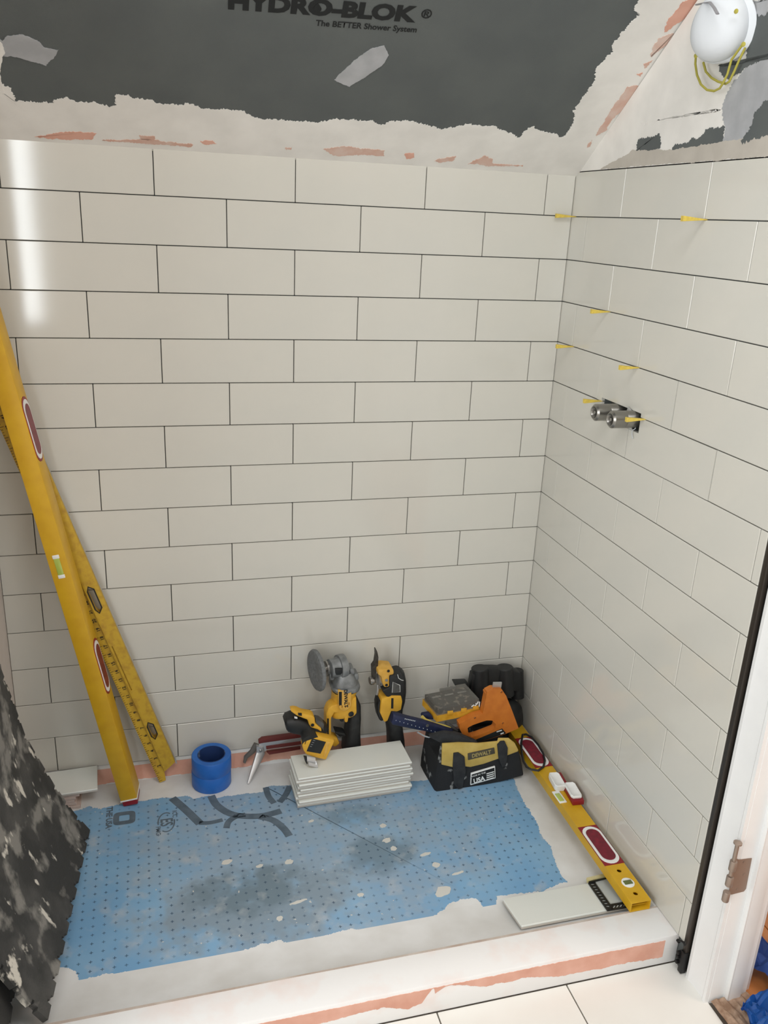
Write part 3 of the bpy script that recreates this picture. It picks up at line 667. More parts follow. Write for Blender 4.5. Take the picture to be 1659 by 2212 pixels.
plate(cg, [(1372, 452), (1446, 440), (1560, 420), (1606, 540), (1615, 760), (1560, 826), (1380, 832), (1320, 790), (1258, 715), (1256, 690), (1372, 640)], mY - .0305, .045, .005).build('black_shell', 'toolblk', mt)
plate(cg, [(1398, 818), (1434, 818), (1430, 985), (1394, 985)], mY - .0338, .002).build('label', 'printdark', mt, smooth=0)
def frame_px(cr, pts, y, r): return MB().tube([V(cr(*q), y) for q in pts], r, 6, closed=True)
frame_px(cg, [(1424, 553), (1538, 606), (1542, 712), (1412, 724)], mY - .0312, .0009).build('window_outline', 'whitep', mt)
plate(cg, [(1430, 560), (1532, 610), (1535, 706), (1418, 716)], mY - .0311, .004).build('window_insert', 'toolgrey', mt, smooth=0)
MB().tube([V(cg(*q), mY - .0312) for q in ((1500, 430), (1515, 490), (1560, 520), (1595, 528))], .0008, 6).build('grip_outline', 'whitep', mt)
for x, y in ((1350, 372), (1318, 522), (1318, 602)): MB().lathe([(.004, 0), (.004, .001)], V(cg(x, y), mY - .0315), (0, -1, 0), 12).build('screw', 'steel' if y == 522 else 'black', mt)
nc = V(cg(1180, 505), mY)
ex = Vector((1, .15, 0)).normalized()
MB().lathe([(.006, -.026), (.010, -.025), (.0125, -.022), (.0125, -.015), (.010, -.014), (.010, -.010)], nc, ex, 12).build('clamp_nut', 'steel', mt)
MB().lathe([(.014, -.003), (.0165, -.002), (.0165, .004), (.020, .005), (.020, .016), (.015, .02)], nc, ex, 24).build('clamp_flange', 'silver', mt)
MB().prism([V(cg(*q), mY - .012) for q in ((1155, 55), (1168, 55), (1188, 150), (1180, 290), (1160, 330), (1150, 420), (1140, 560), (1108, 560), (1098, 330), (1140, 270), (1158, 150))], (0, .024, 0)).build('blade', mat('blade_steel', (84, 80, 74), .45, metal=.7, var=(60, 54, 48), vscale=90), mt, smooth=0)
plate(cg, [(1165, 600), (1195, 600), (1205, 680), (1190, 760), (1170, 780), (1150, 770), (1165, 680)], mY - .004, .008, .002).build('release_lever', 'silver', mt)
# ---- wall tiles in the stack
SX0 = F(c3(235, 1670), .124); sx, sy = SX0.x + .153, SX0.y + .052
n_st = 11; th = .0086
order = ['lowest', 'second lowest', 'third lowest', 'fourth lowest', 'fifth lowest', 'middle', 'fifth highest', 'fourth highest', 'third highest', 'second highest', 'topmost']
for i in range(n_st):
    rr = random.Random(40 + i); bx = MB().box((0, 0, 0), (.306, .1015, th - .0006), bev=.0012, seg=1)
    o = bx.build('ceramic_tile', 'tile_body', smooth=0)
    last = i == n_st - 1
    o.location = (sx + (0 if last else rr.uniform(-.005, .007)), sy + (0 if last else rr.uniform(-.005, .005)), FL + .0004 + th * (i + .5))
    o.rotation_euler.z = .03 + (0 if last else rr.uniform(-.012, .012))
    tag(o, 'white glazed wall tile, %s of the tall stack beside the tool bag' % order[i], 'tile', 'tiles in the tall stack')
ZS = FL + .0004 + th * n_st
# ---- impact driver lying across the stack
fy = -.17
while V(cd(1085, 1262), fy).z < ZS + .004: fy -= .002
bY = fy + .05
dr = thing('impact_driver', 'yellow and black cordless drill driver without battery, resting on the stacked tiles', 'drill', (.05, fy, ZS))
MB().loft(loft_px(cd, [(150, 400, 95), (175, 390, 150), (250, 390, 195), (380, 410, 215), (560, 455, 200), (760, 500, 170), (900, 520, 150), (1010, 540, 130), (1070, 555, 95)], bY, [.017, .024, .029, .031, .031, .030, .028, .025, .018])).build('motor_body', 'black', dr)
plate(cd, [(290, 180), (380, 168), (460, 182), (560, 230), (780, 268), (832, 318), (842, 440), (905, 500), (985, 560), (985, 650), (900, 590), (740, 540), (695, 462), (672, 372), (560, 332), (420, 275)], bY - .0335, .03, .004).build('body_shell', 'toolyel', dr)
plate(cd, [(850, 375), (960, 398), (1045, 470), (1025, 640), (985, 560), (905, 490), (850, 440)], bY - .031, .03, .004).build('rear_cap', 'toolgrey', dr)
plate(cd, [(375, 300), (440, 312), (440, 340), (375, 330)], bY - .0335, .004).build('size_label', 'whitep', dr, smooth=0)
plate(cd, [(455, 210), (540, 225), (540, 275), (460, 265)], bY - .035, .004).build('chuck_print', 'printdark', dr, smooth=0)
MB().lathe([(.0045, 0), (.0045, .001)], V(cd(778, 478), bY - .0342), (0, -1, 0), 14).build('screw', 'printdark', dr)
h0, h1 = V(cd(640, 560), bY - .008), V(cd(720, 820), fy + .006)
d = (h1 - h0).normalized(); u = Vector((1, 0, 0)); u = (u - d * u.dot(d)).normalized(); v = d.cross(u)
MB().loft([ell_ring(h0 + (h1 - h0) * t, u, v, a, bb, 18, .8) for t, a, bb in ((-.25, .022, .024), (0, .021, .024), (.4, .019, .022), (.8, .02, .023), (1.1, .022, .024))]).build('grip', 'toolblk', dr)
ft = plate(cd, [(770, 698), (1275, 820), (1270, 860), (1085, 1268), (870, 1220), (640, 1150), (575, 1050), (545, 940), (600, 800), (690, 718)], fy, .026, .004).build('battery_foot', 'toolyel', dr)
plate(cd, [(770, 780), (1078, 862), (958, 1122), (648, 1066)], fy - .0012, .004).build('terminal_bay', 'black', ft, smooth=0)
for k in range(4):
    a = (790 - 24 * k, 822 + 44 * k); MB().tube([V(cd(a[0], a[1]), fy - .0016), V(cd(a[0] + 46, a[1] + 8), fy - .0016)], .0006, 6).build('terminal_pin', 'silver', ft)
plate(cd, [(1095, 850), (1180, 868), (1060, 1200), (1020, 1190)], fy - .001, .004, .0008).build('slide_rail', 'toolyel2', ft)
ct_ = MB(); ct_.prism([V(cd(*q), fy - .004) for q in ((628, 850), (648, 855), (625, 935), (605, 930))], (0, .016, 0)); carve(ft, ct_)
bh = MB()
bh.loft([ell_ring(V(cd(x, y), fy - .012), Vector((0, .6, .8)), Vector((0, .8, -.6)), .0075, .004, 12, .6) for x, y in ((650, 1225), (740, 1245), (840, 1265))])
bh.loft([ell_ring(V(cd(x, y), fy - .018), Vector((0, .6, .8)), Vector((0, .8, -.6)), .006, .0035, 12, .6) for x, y in ((685, 1335), (790, 1365), (895, 1390))])
bh.tube([V(cd(830, 1230), fy - .004), V(cd(850, 1290), fy - .014), V(cd(870, 1360), fy - .018)], .003, 8)
bh.build('belt_hook', 'silver', dr)
plate(cd, [(580, 1185), (650, 1195), (650, 1290), (672, 1340), (655, 1370), (610, 1290)], fy - .012, .006, .001).build('hook_mount', 'black', dr)
# ---- hinged shears tool with inlaid handle
kY = -.046
sh = thing('hinged_snips', 'silver hinged hand tool with dark red inlaid handle leaning by the blue tape', 'hand tool', (-.09, kY, FL))
bar = plate(cw, [(1035, 310), (1120, 285), (1480, 236), (1700, 205), (1720, 260), (1690, 320), (1500, 368), (1130, 415), (1075, 455), (1035, 440)], kY, .012, .002).build('handle', 'silver', sh)
plate(cw, [(1030, 318), (1070, 290), (1480, 236), (1700, 205), (1705, 235), (1490, 280), (1080, 338), (1032, 348)], kY - .0012, .012, .001).build('inlay', 'maroon', bar)
plate(cw, [(1112, 372), (1490, 320), (1690, 290), (1690, 315), (1490, 358), (1116, 410)], kY - .0012, .004, .0008).build('inlay', 'maroon', bar)
plate(cw, [(1120, 440), (1500, 385), (1500, 410), (1330, 440), (1150, 470)], kY + .004, .008, .001).build('lower_jaw', 'maroon', sh)
tip = F(cw(915, 785), FL + .004)
tb = MB()
tb.loft([ell_ring(p, Vector((.9, 0, -.3)), Vector((0, 1, 0)), a, c_, 12, .5) for p, a, c_ in ((tip, .003, .003), (tip.lerp(V(cw(1050, 450), kY), .35), .0075, .005), (tip.lerp(V(cw(1050, 450), kY), .75), .011, .006), (V(cw(1052, 440), kY), .013, .006), (V(cw(1040, 370), kY), .010, .006))])
tb.build('long_jaw', 'silver', sh)
t2 = V(cw(870, 555), kY + .014)
tb = MB(); tb.loft([ell_ring(p, Vector((.8, 0, -.5)), Vector((0, 1, 0)), a, c_, 12, .6) for p, a, c_ in ((t2, .004, .004), (V(cw(885, 495), kY + .012), .006, .005), (V(cw(960, 430), kY + .010), .008, .005), (V(cw(1010, 350), kY + .008), .010, .005))])
tb.build('short_jaw', mat('dull_metal', (120, 116, 110), .5, metal=.5), sh)
MB().lathe([(.0042, 0), (.0042, .002), (.003, .003)], V(cw(1053, 422), kY - .006), (0, -1, 0), 14).build('pivot_screw', 'steel', sh)
# ---- rolls of blue tape
tc_ = Vector((-.2235, -.0680, 0))
for i, (lab, dx, dy) in enumerate((('lower roll of bright blue masking tape standing on the pan under another roll', 0, 0), ('upper roll of blue masking tape with a scuffed core, stacked on another roll', .001, -.001))):
    hh = .0445; z = FL + .0003 + i * (hh + .0002)
    r_ = thing('tape_roll', lab, 'tape', (tc_.x + dx, tc_.y + dy, z), 'blue tape rolls by the back wall')
    c = Vector((tc_.x + dx, tc_.y + dy, z))
    MB().loft([[c + Vector((math.cos(a) * rr, math.sin(a) * rr, h)) for a in (2 * math.pi * k / 40 for k in range(40))] for rr, h in ((.0365, 0), (.0505, 0), (.0518, .002), (.0518, hh - .002), (.0505, hh), (.0365, hh))], closed=True).build('tape', 'bluetape', r_)
    MB().loft([[c + Vector((math.cos(a) * rr, math.sin(a) * rr, h)) for a in (2 * math.pi * k / 40 for k in range(40))] for rr, h in ((.0345, .0004), (.0364, .0004), (.0364, hh + .0006), (.0345, hh + .0006))], closed=True).build('core', mat('tape_core', (30, 58, 112), .7, var=(120, 140, 170), vscale=50, thr=(.6, .7)), r_)
# ---- long yellow box level leaning in the corner
def beam(a, bb, nA, wA, wB):
    """frame of a beam from a to bb: w = axis, p across face A (seen face), q depth"""
    w = (bb - a).normalized(); q = Vector(nA); q = (q - w * q.dot(w)).normalized(); p = w.cross(q).normalized()
    return w, p, q
a0 = F((262, 1737), FL + .012) ; a1 = V((0, 760), a0.y); a1 = a1 + (a1 - a0).normalized() * .02
axd = (V((19, 940), a0.y) - a0).normalized()
Lb = 1.30
while (a0 + axd * (Lb + .01)).x > XL + .004 and Lb < 1.62: Lb += .01
w = axd
vdir = (a0 - CAM).normalized()
side = w.cross(vdir).normalized()
if side.x < 0: side = -side
nF = (-vdir - w * (-vdir).dot(w)).normalized()
ang = math.radians(17)
pA = (side * math.cos(ang) - nF * math.sin(ang)).normalized() ; qB = w.cross(pA).normalized()
if qB.dot(vdir) < 0: qB = -qB
wA, wB = .0415, .058
pA = (side * math.cos(ang) + nF * math.sin(ang)).normalized(); qB = w.cross(pA).normalized()
if qB.dot(vdir) < 0: qB = -qB
lv = thing('box_level', 'long clean yellow box level with red hand grips leaning in the left corner', 'level', a0 + pA * wA / 2)
def bp(s, x, y): return a0 + w * s + pA * x + qB * y
bm_ = MB(); bm_.prism([bp(.008, *q) for q in ((0, 0), (wA, 0), (wA, wB), (0, wB))], w * (Lb - .016), bev=.002); bm_.build('body', 'yellow', lv)
bm_ = MB(); bm_.prism([bp(-.012, *q) for q in ((.002, .002), (wA - .002, .002), (wA - .002, wB - .002), (.002, wB - .002))], w * .017, bev=.003); bm_.build('end_cap', 'red', lv)
bm_ = MB(); bm_.prism([bp(.005, *q) for q in ((-.0006, -.0006), (wA + .0006, -.0006), (wA + .0006, wB + .0006), (-.0006, wB + .0006))], w * .0035); bm_.build('end_seal', 'whitep', lv)
def stad(s0, s1, y0, y1, x, f=0): # stadium outline on the side face (x = wA side)
    r_ = (y1 - y0) / 2; yc = (y0 + y1) / 2; P = []
    for k in range(9): t = -math.pi / 2 + math.pi * k / 8; P.append(bp(s1 - r_ + math.cos(t) * r_, x, yc + math.sin(t) * r_))
    for k in range(9): t = math.pi / 2 + math.pi * k / 8; P.append(bp(s0 + r_ + math.cos(t) * r_, x, yc + math.sin(t) * r_))
    return P
def s_at(q): # distance along the beam for a pixel on its near edge
    best = min((abs((Vector(project(bp(k * .005, wA, 0))) - Vector(q)).y), k * .005) for k in range(0, 330)); return best[1]
def project(p):
    d = RM @ (p - CAM); return (829.5 + FPX * d.x / d.z, 1106 + FPX * d.y / d.z)
for yt, yb in ((864, 1003), (1392, 1510)):
    s1, s0 = s_at((0, yt)), s_at((0, yb))
    hgp = MB().prism(stad(s0, s1, .003, wB - .003, wA + .0012), -pA * .003).build('hand_grip', 'red', lv, smooth=0)
    MB().prism(stad(s0 + .006, s1 - .006, .006, wB - .006, wA + .0020), -pA * .003).build('grip_rim', 'whitep', hgp, smooth=0)
    MB().prism(stad(s0 + .016, s1 - .016, .012, wB - .010, wA + .0026), -pA * .003).build('grip_pad', 'darkred', hgp, smooth=0)
sv = s_at((0, 1222)); 
vb = MB(); vb.prism([bp(sv + s, x, -.0012) for s, x in ((-.022, .014), (.022, .014), (.022, .027), (-.022, .027))], qB * .004, bev=.001); vv = vb.build('vial', 'vial', lv)
for ds in (-.0245, .0245): MB().prism([bp(sv + ds + s, x, -.0016) for s, x in ((-.0045, .013), (.0045, .013), (.0045, .028), (-.0045, .028))], qB * .004, bev=.001).build('vial_cap', 'whitep', vv)
# ---- worn ruled level behind it
e0 = F((352, 1697), FL + .003); rY = -.044
e0 = V((351, 1697), rY)
e0.z = max(e0.z, FL + .001)
dirp = (V((257, 1500), rY) - V((345, 1695), rY)).normalized()
w2 = dirp; p2 = Vector((0, 0, 0)); p2 = Vector((-w2.z, 0, w2.x)); p2 = -p2 if p2.x < 0 else p2
rl = thing('ruled_level', 'worn yellow ruled straightedge level with hand holes, leaning behind the clean level', 'level', e0)
o2 = V((345, 1696), rY); o2.z = max(o2.z, FL + .002)
def rp(s, x, y=0): return o2 + w2 * s + p2 * x + Vector((0, y, 0))
L2 = 1.2
while rp(L2, 0).x < XL + .008: L2 -= .01
wl = .024
web = MB(); web.prism([rp(0, 0), rp(0, .017), rp(.035, .024), rp(L2, .024), rp(L2, 0)], (0, .006, 0)); web.build('ruled_face', 'yellow_old', rl, smooth=0)
web = MB(); web.prism([rp(.03, .024, -.006), rp(.045, .058, -.004), rp(L2, .058, -.004), rp(L2, .024, -.006)], (0, .020, 0), bev=.0015); bdy = web.build('beam_body', 'yellow_old', rl)
MB().prism([rp(.03, .0565, .010), rp(.03, .0590, .010), rp(L2, .0590, .010), rp(L2, .0565, .010)], (0, .008, 0)).build('edge_strip', 'silver', rl, smooth=0)
def rs(yp): return min((abs(project(rp(k * .005, .04, -.006))[1] - yp), k * .005) for k in range(0, 240))[1]
for y0, y1 in ((1268, 1322), (1560, 1597)):
    s1, s0 = rs(y0), rs(y1)
    ho_ = [rp(s0, .036, -.02), rp(s0 + .012, .030, -.02), rp(s1 - .012, .030, -.02), rp(s1, .036, -.02), rp(s1 - .01, .046, -.02), rp(s0 + .012, .046, -.02)]
    ct_ = MB(); ct_.prism(ho_, (0, .06, 0)); carve(bdy, ct_)
    MB().tube([p + Vector((0, .0145, 0)) for p in ho_], .0016, 6, closed=True).build('hole_liner', 'black', rl)
s1, s0 = rs(1392), rs(1490)
ct_ = MB(); ct_.prism([rp(s0, .030, -.012), rp(s1, .030, -.012), rp(s1, .033, -.012), rp(s0, .033, -.012)], (0, .011, 0)); carve(bdy, ct_)
tk = MB()
s = .004
k = 0
while s < L2 - .01:
    ln = .009 if k % 4 == 0 else .0045
    tk.prism([rp(s, .0003, -.0004), rp(s + .0009, .0003, -.0004), rp(s + .0009, ln, -.0004), rp(s, ln, -.0004)], (0, .0005, 0)); s += .00635; k += 1
tag(tk.build('ruler_markings', 'printdark', rl, smooth=0), kind='stuff')
for k in range(2, int(L2 / .0254) - 1):
    text('ruler_number', str(k), .0115, rp(k * .0254, .0165, -.0006), w2, -p2, 'printdark', rl, bold=.0003, lift=.0001)
# ---- tiles stacked in the left corner
lx1 = F((208, 1702), .088)
for i in range(6):
    rr = random.Random(70 + i); topm = i == 5
    wd = (.20, .100) if topm else (.12, .075)
    o = MB().box((0, 0, 0), (wd[0], wd[1], .0082), bev=.001, seg=1).build('ceramic_tile', 'tile_body' if topm else mat('bisque_tile_%d' % i, (206, 190, 180), .6, var=(190, 170, 160), vscale=40), smooth=0)
    o.location = ((lx1.x - wd[0] / 2, lx1.y + wd[1] / 2, FL + .055) if topm else (-.620 + rr.uniform(-.008, .008), -.066 + rr.uniform(-.004, .004), FL + .0045 + .0086 * i))
    if topm: o.rotation_euler = (0, 0, .05); o.location.z = FL + .0045 + .0086 * 5
    tag(o, ('white cut wall tile lying on top of the short stack behind the black mat' if topm else 'pinkish cut tile, %s in the short stack behind the black mat' % ('lowest', 'second lowest', 'middle one', 'second highest', 'just under the white one')[i]), 'tile', 'tiles in the short stack')
# ------------------------------------------------------------------ tool bag and what lies in it
BY = -.232
bgt = thing('tool_bag', 'black mortar-stained tool bag with a yellow band, full of tools in the corner', 'tool bag', (.5, -.15, FL))
front = [(490, 1525), (500, 1400), (530, 1200), (562, 1014), (740, 1002), (950, 1010), (1160, 985), (1270, 962), (1345, 1020), (1385, 1130), (1410, 1250), (1425, 1338), (1200, 1400), (1000, 1440), (780, 1490), (640, 1510)]
fp = [V(c4(*q), BY) for q in front]
for p in fp: p.z = max(p.z, FL + .0004)
mn = sum((p.x for p in fp)) / len(fp)
rings = []
for y, kx, kz, dx in ((0, .97, .97, 0), (.005, 1, 1, 0), (.010, 1.01, .97, 0), (.020, 1.03, .60, .002), (.09, 1.04, .62, .0), (.118, 1.02, .78, -.002), (.124, .97, .74, -.002)):
    rings.append([Vector((min(mn + dx + (p.x - mn) * kx, .672), BY + y, FL + .0004 + max(0, (p.z - FL - .0004) * kz))) for p in fp])
body = MB().loft(rings).build('bag_body', 'bag', bgt)
plate(c4, [(566, 1014), (740, 1002), (950, 1010), (1150, 990), (1160, 958), (1270, 958), (1330, 1005), (1366, 1075), (1360, 1092), (1262, 1128), (1142, 1172), (1000, 1222), (862, 1255), (760, 1245), (680, 1258), (556, 1230), (560, 1120)], BY - .003, .007, .0015).build('yellow_band', 'bagyel', bgt)
plate(c4, [(684, 1112), (735, 1104), (800, 1150), (812, 1300), (778, 1478), (735, 1490), (690, 1450), (676, 1250)], BY - .0075, .005, .0015).build('handle_strap', 'bagplain', bgt)
plate(c4, [(1145, 1022), (1180, 985), (1222, 982), (1256, 1055), (1250, 1160), (1235, 1240), (1195, 1260), (1160, 1170)], BY - .0075, .005, .0015).build('handle_strap', 'bagplain', bgt)
zip_ = [(300, 885), (380, 930), (420, 940), (500, 915), (600, 898), (700, 908), (760, 930)]
MB().tube([V(c4(*q), BY + .02) for q in zip_], .0022, 6).build('zip', 'silver', bgt)
plate(c4, [(560, 1010), (430, 945), (600, 905), (740, 920), (900, 985), (950, 1008)], BY + .008, .02, .003).build('bag_flap', 'bagplain', bgt)
# badge with the name, and the sewn patch
bd = plate(c4, [(834, 1114), (1112, 1052), (1120, 1112), (836, 1182)], BY - .0055, .004, .0008).build('name_badge', mat('badge_grey', (74, 70, 58), .8), bgt)
xd = V(c4(1112, 1052), BY) - V(c4(834, 1114), BY)
text('lettering', 'DEWALT', .0165, V(c4(975, 1116), BY - .0056), xd, (0, 0, 1), mat('badge_letter', (168, 152, 96), .8), bd, bold=.0006, sx=.82, lift=.0006)
pt = plate(c4, [(866, 1322), (1120, 1246), (1126, 1372), (860, 1446)], BY - .005, .004, .0006).build('sewn_patch', 'whitep', bgt)
plate(c4, [(874, 1335), (1112, 1262), (1117, 1364), (869, 1432)], BY - .0058, .003).build('patch_ground', 'printdark', pt, smooth=0)
xd = V(c4(1112, 1262), BY) - V(c4(874, 1335), BY)
text('lettering', 'USA', .0205, V(c4(950, 1388), BY - .006), xd, (0.05, 0, 1), 'whitep', pt, bold=.0007, sx=.86, lift=.0006)
text('lettering', 'MADE IN THE', .0072, V(c4(940, 1334), BY - .006), xd, (0, 0, 1), 'whitep', pt, bold=.0001, lift=.0006)
for k in range(4):
    plate(c4, [(1030, 1322 + k * 21), (1108, 1299 + k * 21), (1109, 1308 + k * 21), (1030, 1331 + k * 21)], BY - .0064, .001).build('patch_stripe', 'whitep', pt, smooth=0)
# ---- stapler
sY = -.176
st = thing('staple_gun', 'orange hand staple gun lying on top of the open tool bag', 'staple gun', V(cs(600, 1400), sY))
outl = [(600, 625), (700, 572), (860, 570), (942, 690), (1050, 960), (1165, 1272), (930, 1372), (660, 1460), (360, 1542), (285, 1490), (190, 1432), (112, 1290), (100, 1195), (380, 1052), (520, 1018), (600, 985), (634, 945), (612, 720)]
hole = [(250, 1262), (350, 1210), (480, 1165), (590, 1130), (690, 1132), (758, 1200), (740, 1282), (560, 1352), (440, 1398), (320, 1432), (262, 1385)]
def holed_plate(cr, o_, h_, y, th_, n=72):
    """plate with a grip opening: outer and inner outline sampled at the same angles round the opening"""
    cx = sum(q[0] for q in h_) / len(h_); cy = sum(q[1] for q in h_) / len(h_)
    def hit(P, a):
        d = (math.cos(a), math.sin(a)); best = None
        for i in range(len(P)):
            (x0, y0), (x1, y1) = P[i], P[(i + 1) % len(P)]
            ex_, ey_ = x1 - x0, y1 - y0; den = d[0] * ey_ - d[1] * ex_
            if abs(den) < 1e-9: continue
            t_ = ((x0 - cx) * ey_ - (y0 - cy) * ex_) / den; u_ = ((x0 - cx) * d[1] - (y0 - cy) * d[0]) / den
            if t_ > 0 and -1e-9 <= u_ <= 1 + 1e-9 and (best is None or t_ > best): best = t_
        return (cx + d[0] * best, cy + d[1] * best)
    angs = sorted([math.atan2(q[1] - cy, q[0] - cx) for q in o_] + [2 * math.pi * k / n - math.pi + .01 for k in range(n)])
    oo = [V(cr(*hit(o_, a)), y) for a in angs]; hh = [V(cr(*hit(h_, a)), y) for a in angs]
    dv_ = Vector((0, th_, 0)); b = MB(); b.loft([oo, [p + dv_ for p in oo], [p + dv_ for p in hh], hh], closed=True); return b
stb = holed_plate(cs, outl, hole, sY, .022).build('body', 'orange', st, smooth=.5)
ct_ = MB()
for x, y in ((860, 625), (385, 1090), (885, 1185), (210, 1425)): ct_.lathe([(.0034, -.004), (.0034, .005)], V(cs(x, y), sY), (0, 1, 0), 16)
carve(stb, ct_)
plate(cs, [(350, 1500), (872, 1278), (932, 1352), (930, 1366), (660, 1455), (365, 1540)], sY - .001, .003).build('label', 'printdark', st, smooth=0)
xd = V(cs(860, 1300), sY) - V(cs(400, 1500), sY)
for q in ([(768, 1330), (862, 1300), (866, 1314), (772, 1344)], [(838, 1366), (896, 1344), (900, 1362), (842, 1384)]):
    plate(cs, q, sY - .0016, .001).build('label_mark', 'whitep', st, smooth=0)
for x, y in ((860, 625), (385, 1090), (885, 1185), (210, 1425)): MB().lathe([(.0030, 0), (.0030, .001), (.002, .0016)], V(cs(x, y), sY) + Vector((0, .0046, 0)), (0, -1, 0), 14).build('rivet', 'steel', st)
plate(cs, [(712, 455), (865, 450), (848, 560), (694, 568)], sY + .010, .004).build('steel_nose', 'silver', st, smooth=0)
plate(cs, [(565, 640), (610, 620), (625, 700), (575, 690)], sY + .006, .02, .002).build('lever_end', 'orange', st)
# ---- screw organiser
oY = -.150
A, B_, Cc, D_ = [V(ca(*q), oY) for q in ((690, 1160), (1450, 1010), (1462, 832), (640, 950))]
dv = Vector((-.024, .058, .020))
og = thing('screw_organizer', 'shallow clear-lidded case of screws with amber base on the tool bag', 'case', (A + B_) / 2)
up = (D_ - A); upn = Vector((0, 0, 1)); hb, hl = .020, .030
ex = (B_ - A)
def oq(x, y, z): return A + ex * x + dv * y + Vector((-.004, 0, 1)) * z
MB().loft([[oq(0, 0, 0), oq(1, 0, 0), oq(1, 1, 0), oq(0, 1, 0)], [oq(0, 0, hb), oq(1, 0, hb), oq(1, 1, hb), oq(0, 1, hb)]]).build('base', 'amber', og, smooth=0)
MB().loft([[oq(.03, .05, hb), oq(.97, .05, hb), oq(.97, .95, hb), oq(.03, .95, hb)], [oq(.03, .05, hb + .016), oq(.97, .05, hb + .016), oq(.97, .95, hb + .016), oq(.03, .95, hb + .016)]]).build('screws', 'screws', og, smooth=0)
MB().loft([[oq(.0, .0, hb), oq(1, .0, hb), oq(1, 1, hb), oq(0, 1, hb)], [oq(.02, .03, hb + .026), oq(.98, .03, hb + .026), oq(.98, .97, hb + .026), oq(.02, .97, hb + .026)]]).build('lid', 'clear', og, smooth=0)
for x in (.30, .62, .9): MB().box(oq(x, -.01, hb + .002), (.016, .004, .012), bev=.001).build('latch', 'amber', og)
MB().tube([oq(.92, -.01, hb + .012), oq(.95, -.01, hb + .02), oq(.985, -.01, hb + .018), oq(.985, -.01, hb + .004)], .0016, 6).build('paint_mark', 'whitep', og)
MB().tube([oq(.8, -.01, hb + .008), oq(.85, -.01, hb + .012), oq(.9, -.01, hb + .008), oq(.9, -.01, hb + .016)], .0016, 6).build('paint_mark', 'whitep', og)
for k in range(3): MB().loft([[oq(.05 + .3 * k, .5, hb + .0265), oq(.25 + .3 * k, .5, hb + .0265), oq(.25 + .3 * k, .56, hb + .0265), oq(.05 + .3 * k, .56, hb + .0265)], [oq(.05 + .3 * k, .5, hb + .028), oq(.25 + .3 * k, .5, hb + .028), oq(.25 + .3 * k, .56, hb + .028), oq(.05 + .3 * k, .56, hb + .028)]]).build('lid_rib', 'clear', og, smooth=0)
# ---- navy handled hand tool
nY = -.165
hd = thing('hammer', 'hammer with a long navy blue grip poking out of the tool bag', 'hammer', V(ca(900, 1330), nY))
P = [(V(ca(x, y), nY + dy), r_) for x, y, dy, r_ in ((-115, 1075, -.004, .0125), (-90, 1085, -.003, .0165), (150, 1145, 0, .0155), (450, 1210, .004, .0145), (700, 1275, .008, .0135), (950, 1340, .012, .012))]
MB().loft([ell_ring(p, Vector((.18, 0, 1)).normalized(), Vector((0, 1, 0)), r_, r_ * .8, 16, .6) for p, r_ in P]).build('grip', 'navy', hd)
MB().loft([ell_ring(p, Vector((.18, 0, 1)).normalized(), Vector((0, 1, 0)), .006, .005, 10) for p in (V(ca(930, 1335), nY + .012), V(ca(1150, 1400), nY + .016))]).build('shaft', 'steel', hd)
for k in range(11):
    t = k / 10; c = V(ca(-40 + 700 * t, 1125 + 205 * t), nY - .0145 + .010 * t); MB().lathe([(.0011, 0), (.0011, .002)], c, (0, -1, 0), 6).build('grip_dot', 'speck', hd, smooth=0)
xd = V(ca(430, 1180), nY) - V(ca(20, 1090), nY)
text('lettering', '\u25a0 \u25a0 \u25a0 \u25a0 \u25a0 \u25a0 \u25a0', .004, V(ca(210, 1120), nY - .0135), xd, (0, 0, 1), 'speck', hd, lift=.0008)
MB().lathe([(.0046, 0), (.0046, .0006), (.0036, .0006)], V(ca(525, 1222), nY - .0085), (0, -1, 0), 16).build('grip_emblem', 'toolgrey', hd)
fl_ = thing('pliers', 'yellow-edged pliers handle and grey steel shaft among the tools in the bag', 'pliers', V(ca(600, 1180), -.15))
MB().tube([V(ca(*q), -.152) for q in ((430, 1060), (480, 1110), (620, 1170), (800, 1215), (940, 1250))], [.0045, .004, .0032, .0030, .0025], 8).build('handle', mat('plier_yellow', (206, 186, 96), .6), fl_)
MB().tube([V(ca(*q), -.150) for q in ((850, 1170), (950, 1230), (1060, 1310))], .0045, 8).build('handle', 'toolgrey', fl_)
plate(ca, [(420, 1060), (440, 1020), (560, 1000), (620, 1060), (640, 1120), (520, 1110), (480, 1090)], -.140, .012, .002).build('navy_pocket', 'navy', fl_)
# ---- black rubber knee pads bundle and the black stand behind
kp = thing('rubber_bundle', 'bulging black rubber bundle in the corner behind the orange staple gun', 'bundle', (.595, -.07, FL))
t = bmesh.new(); bmesh.ops.create_icosphere(t, subdivisions=4, radius=1)
for v in t.verts:
    p = v.co.copy(); p *= 1 + mnoise.noise(p * 1.7) * .06 + .018 * math.sin(p.z * 11 + p.x * 2)
    sg = lambda x, e: math.copysign(abs(x) ** e, x)
    v.co = Vector((.596 + sg(p.x, .9) * .084, -.058 + p.y * .044, .110 + sg(p.z, .85) * .072))
b = MB(); b.add(t); b.build('rubber_shell', 'black', kp, smooth=2)
ps = thing('cylinder_block', 'black plastic block of three round capped cylinders standing on the rubber bundle', 'tool holder', (.59, -.06, .22))
hy = -.052
for (x, y, r_, dy) in ((470, 185, .0245, 0), (910, 172, .0250, .0), (1140, 228, .0180, .016)):
    c = V(cs(x, y), hy + dy); cy_ = MB().lathe([(r_ * 1.10, -.085), (r_ * 1.05, -.05), (r_, -.0015), (r_ - .0015, 0)], c, (-.06, .10, 1), 32).build('cylinder', 'black', ps); MB().lathe([(r_ - .0016, .0001), (r_ - .0022, .0008)], c, (-.06, .10, 1), 32).build('cap', 'black', cy_)
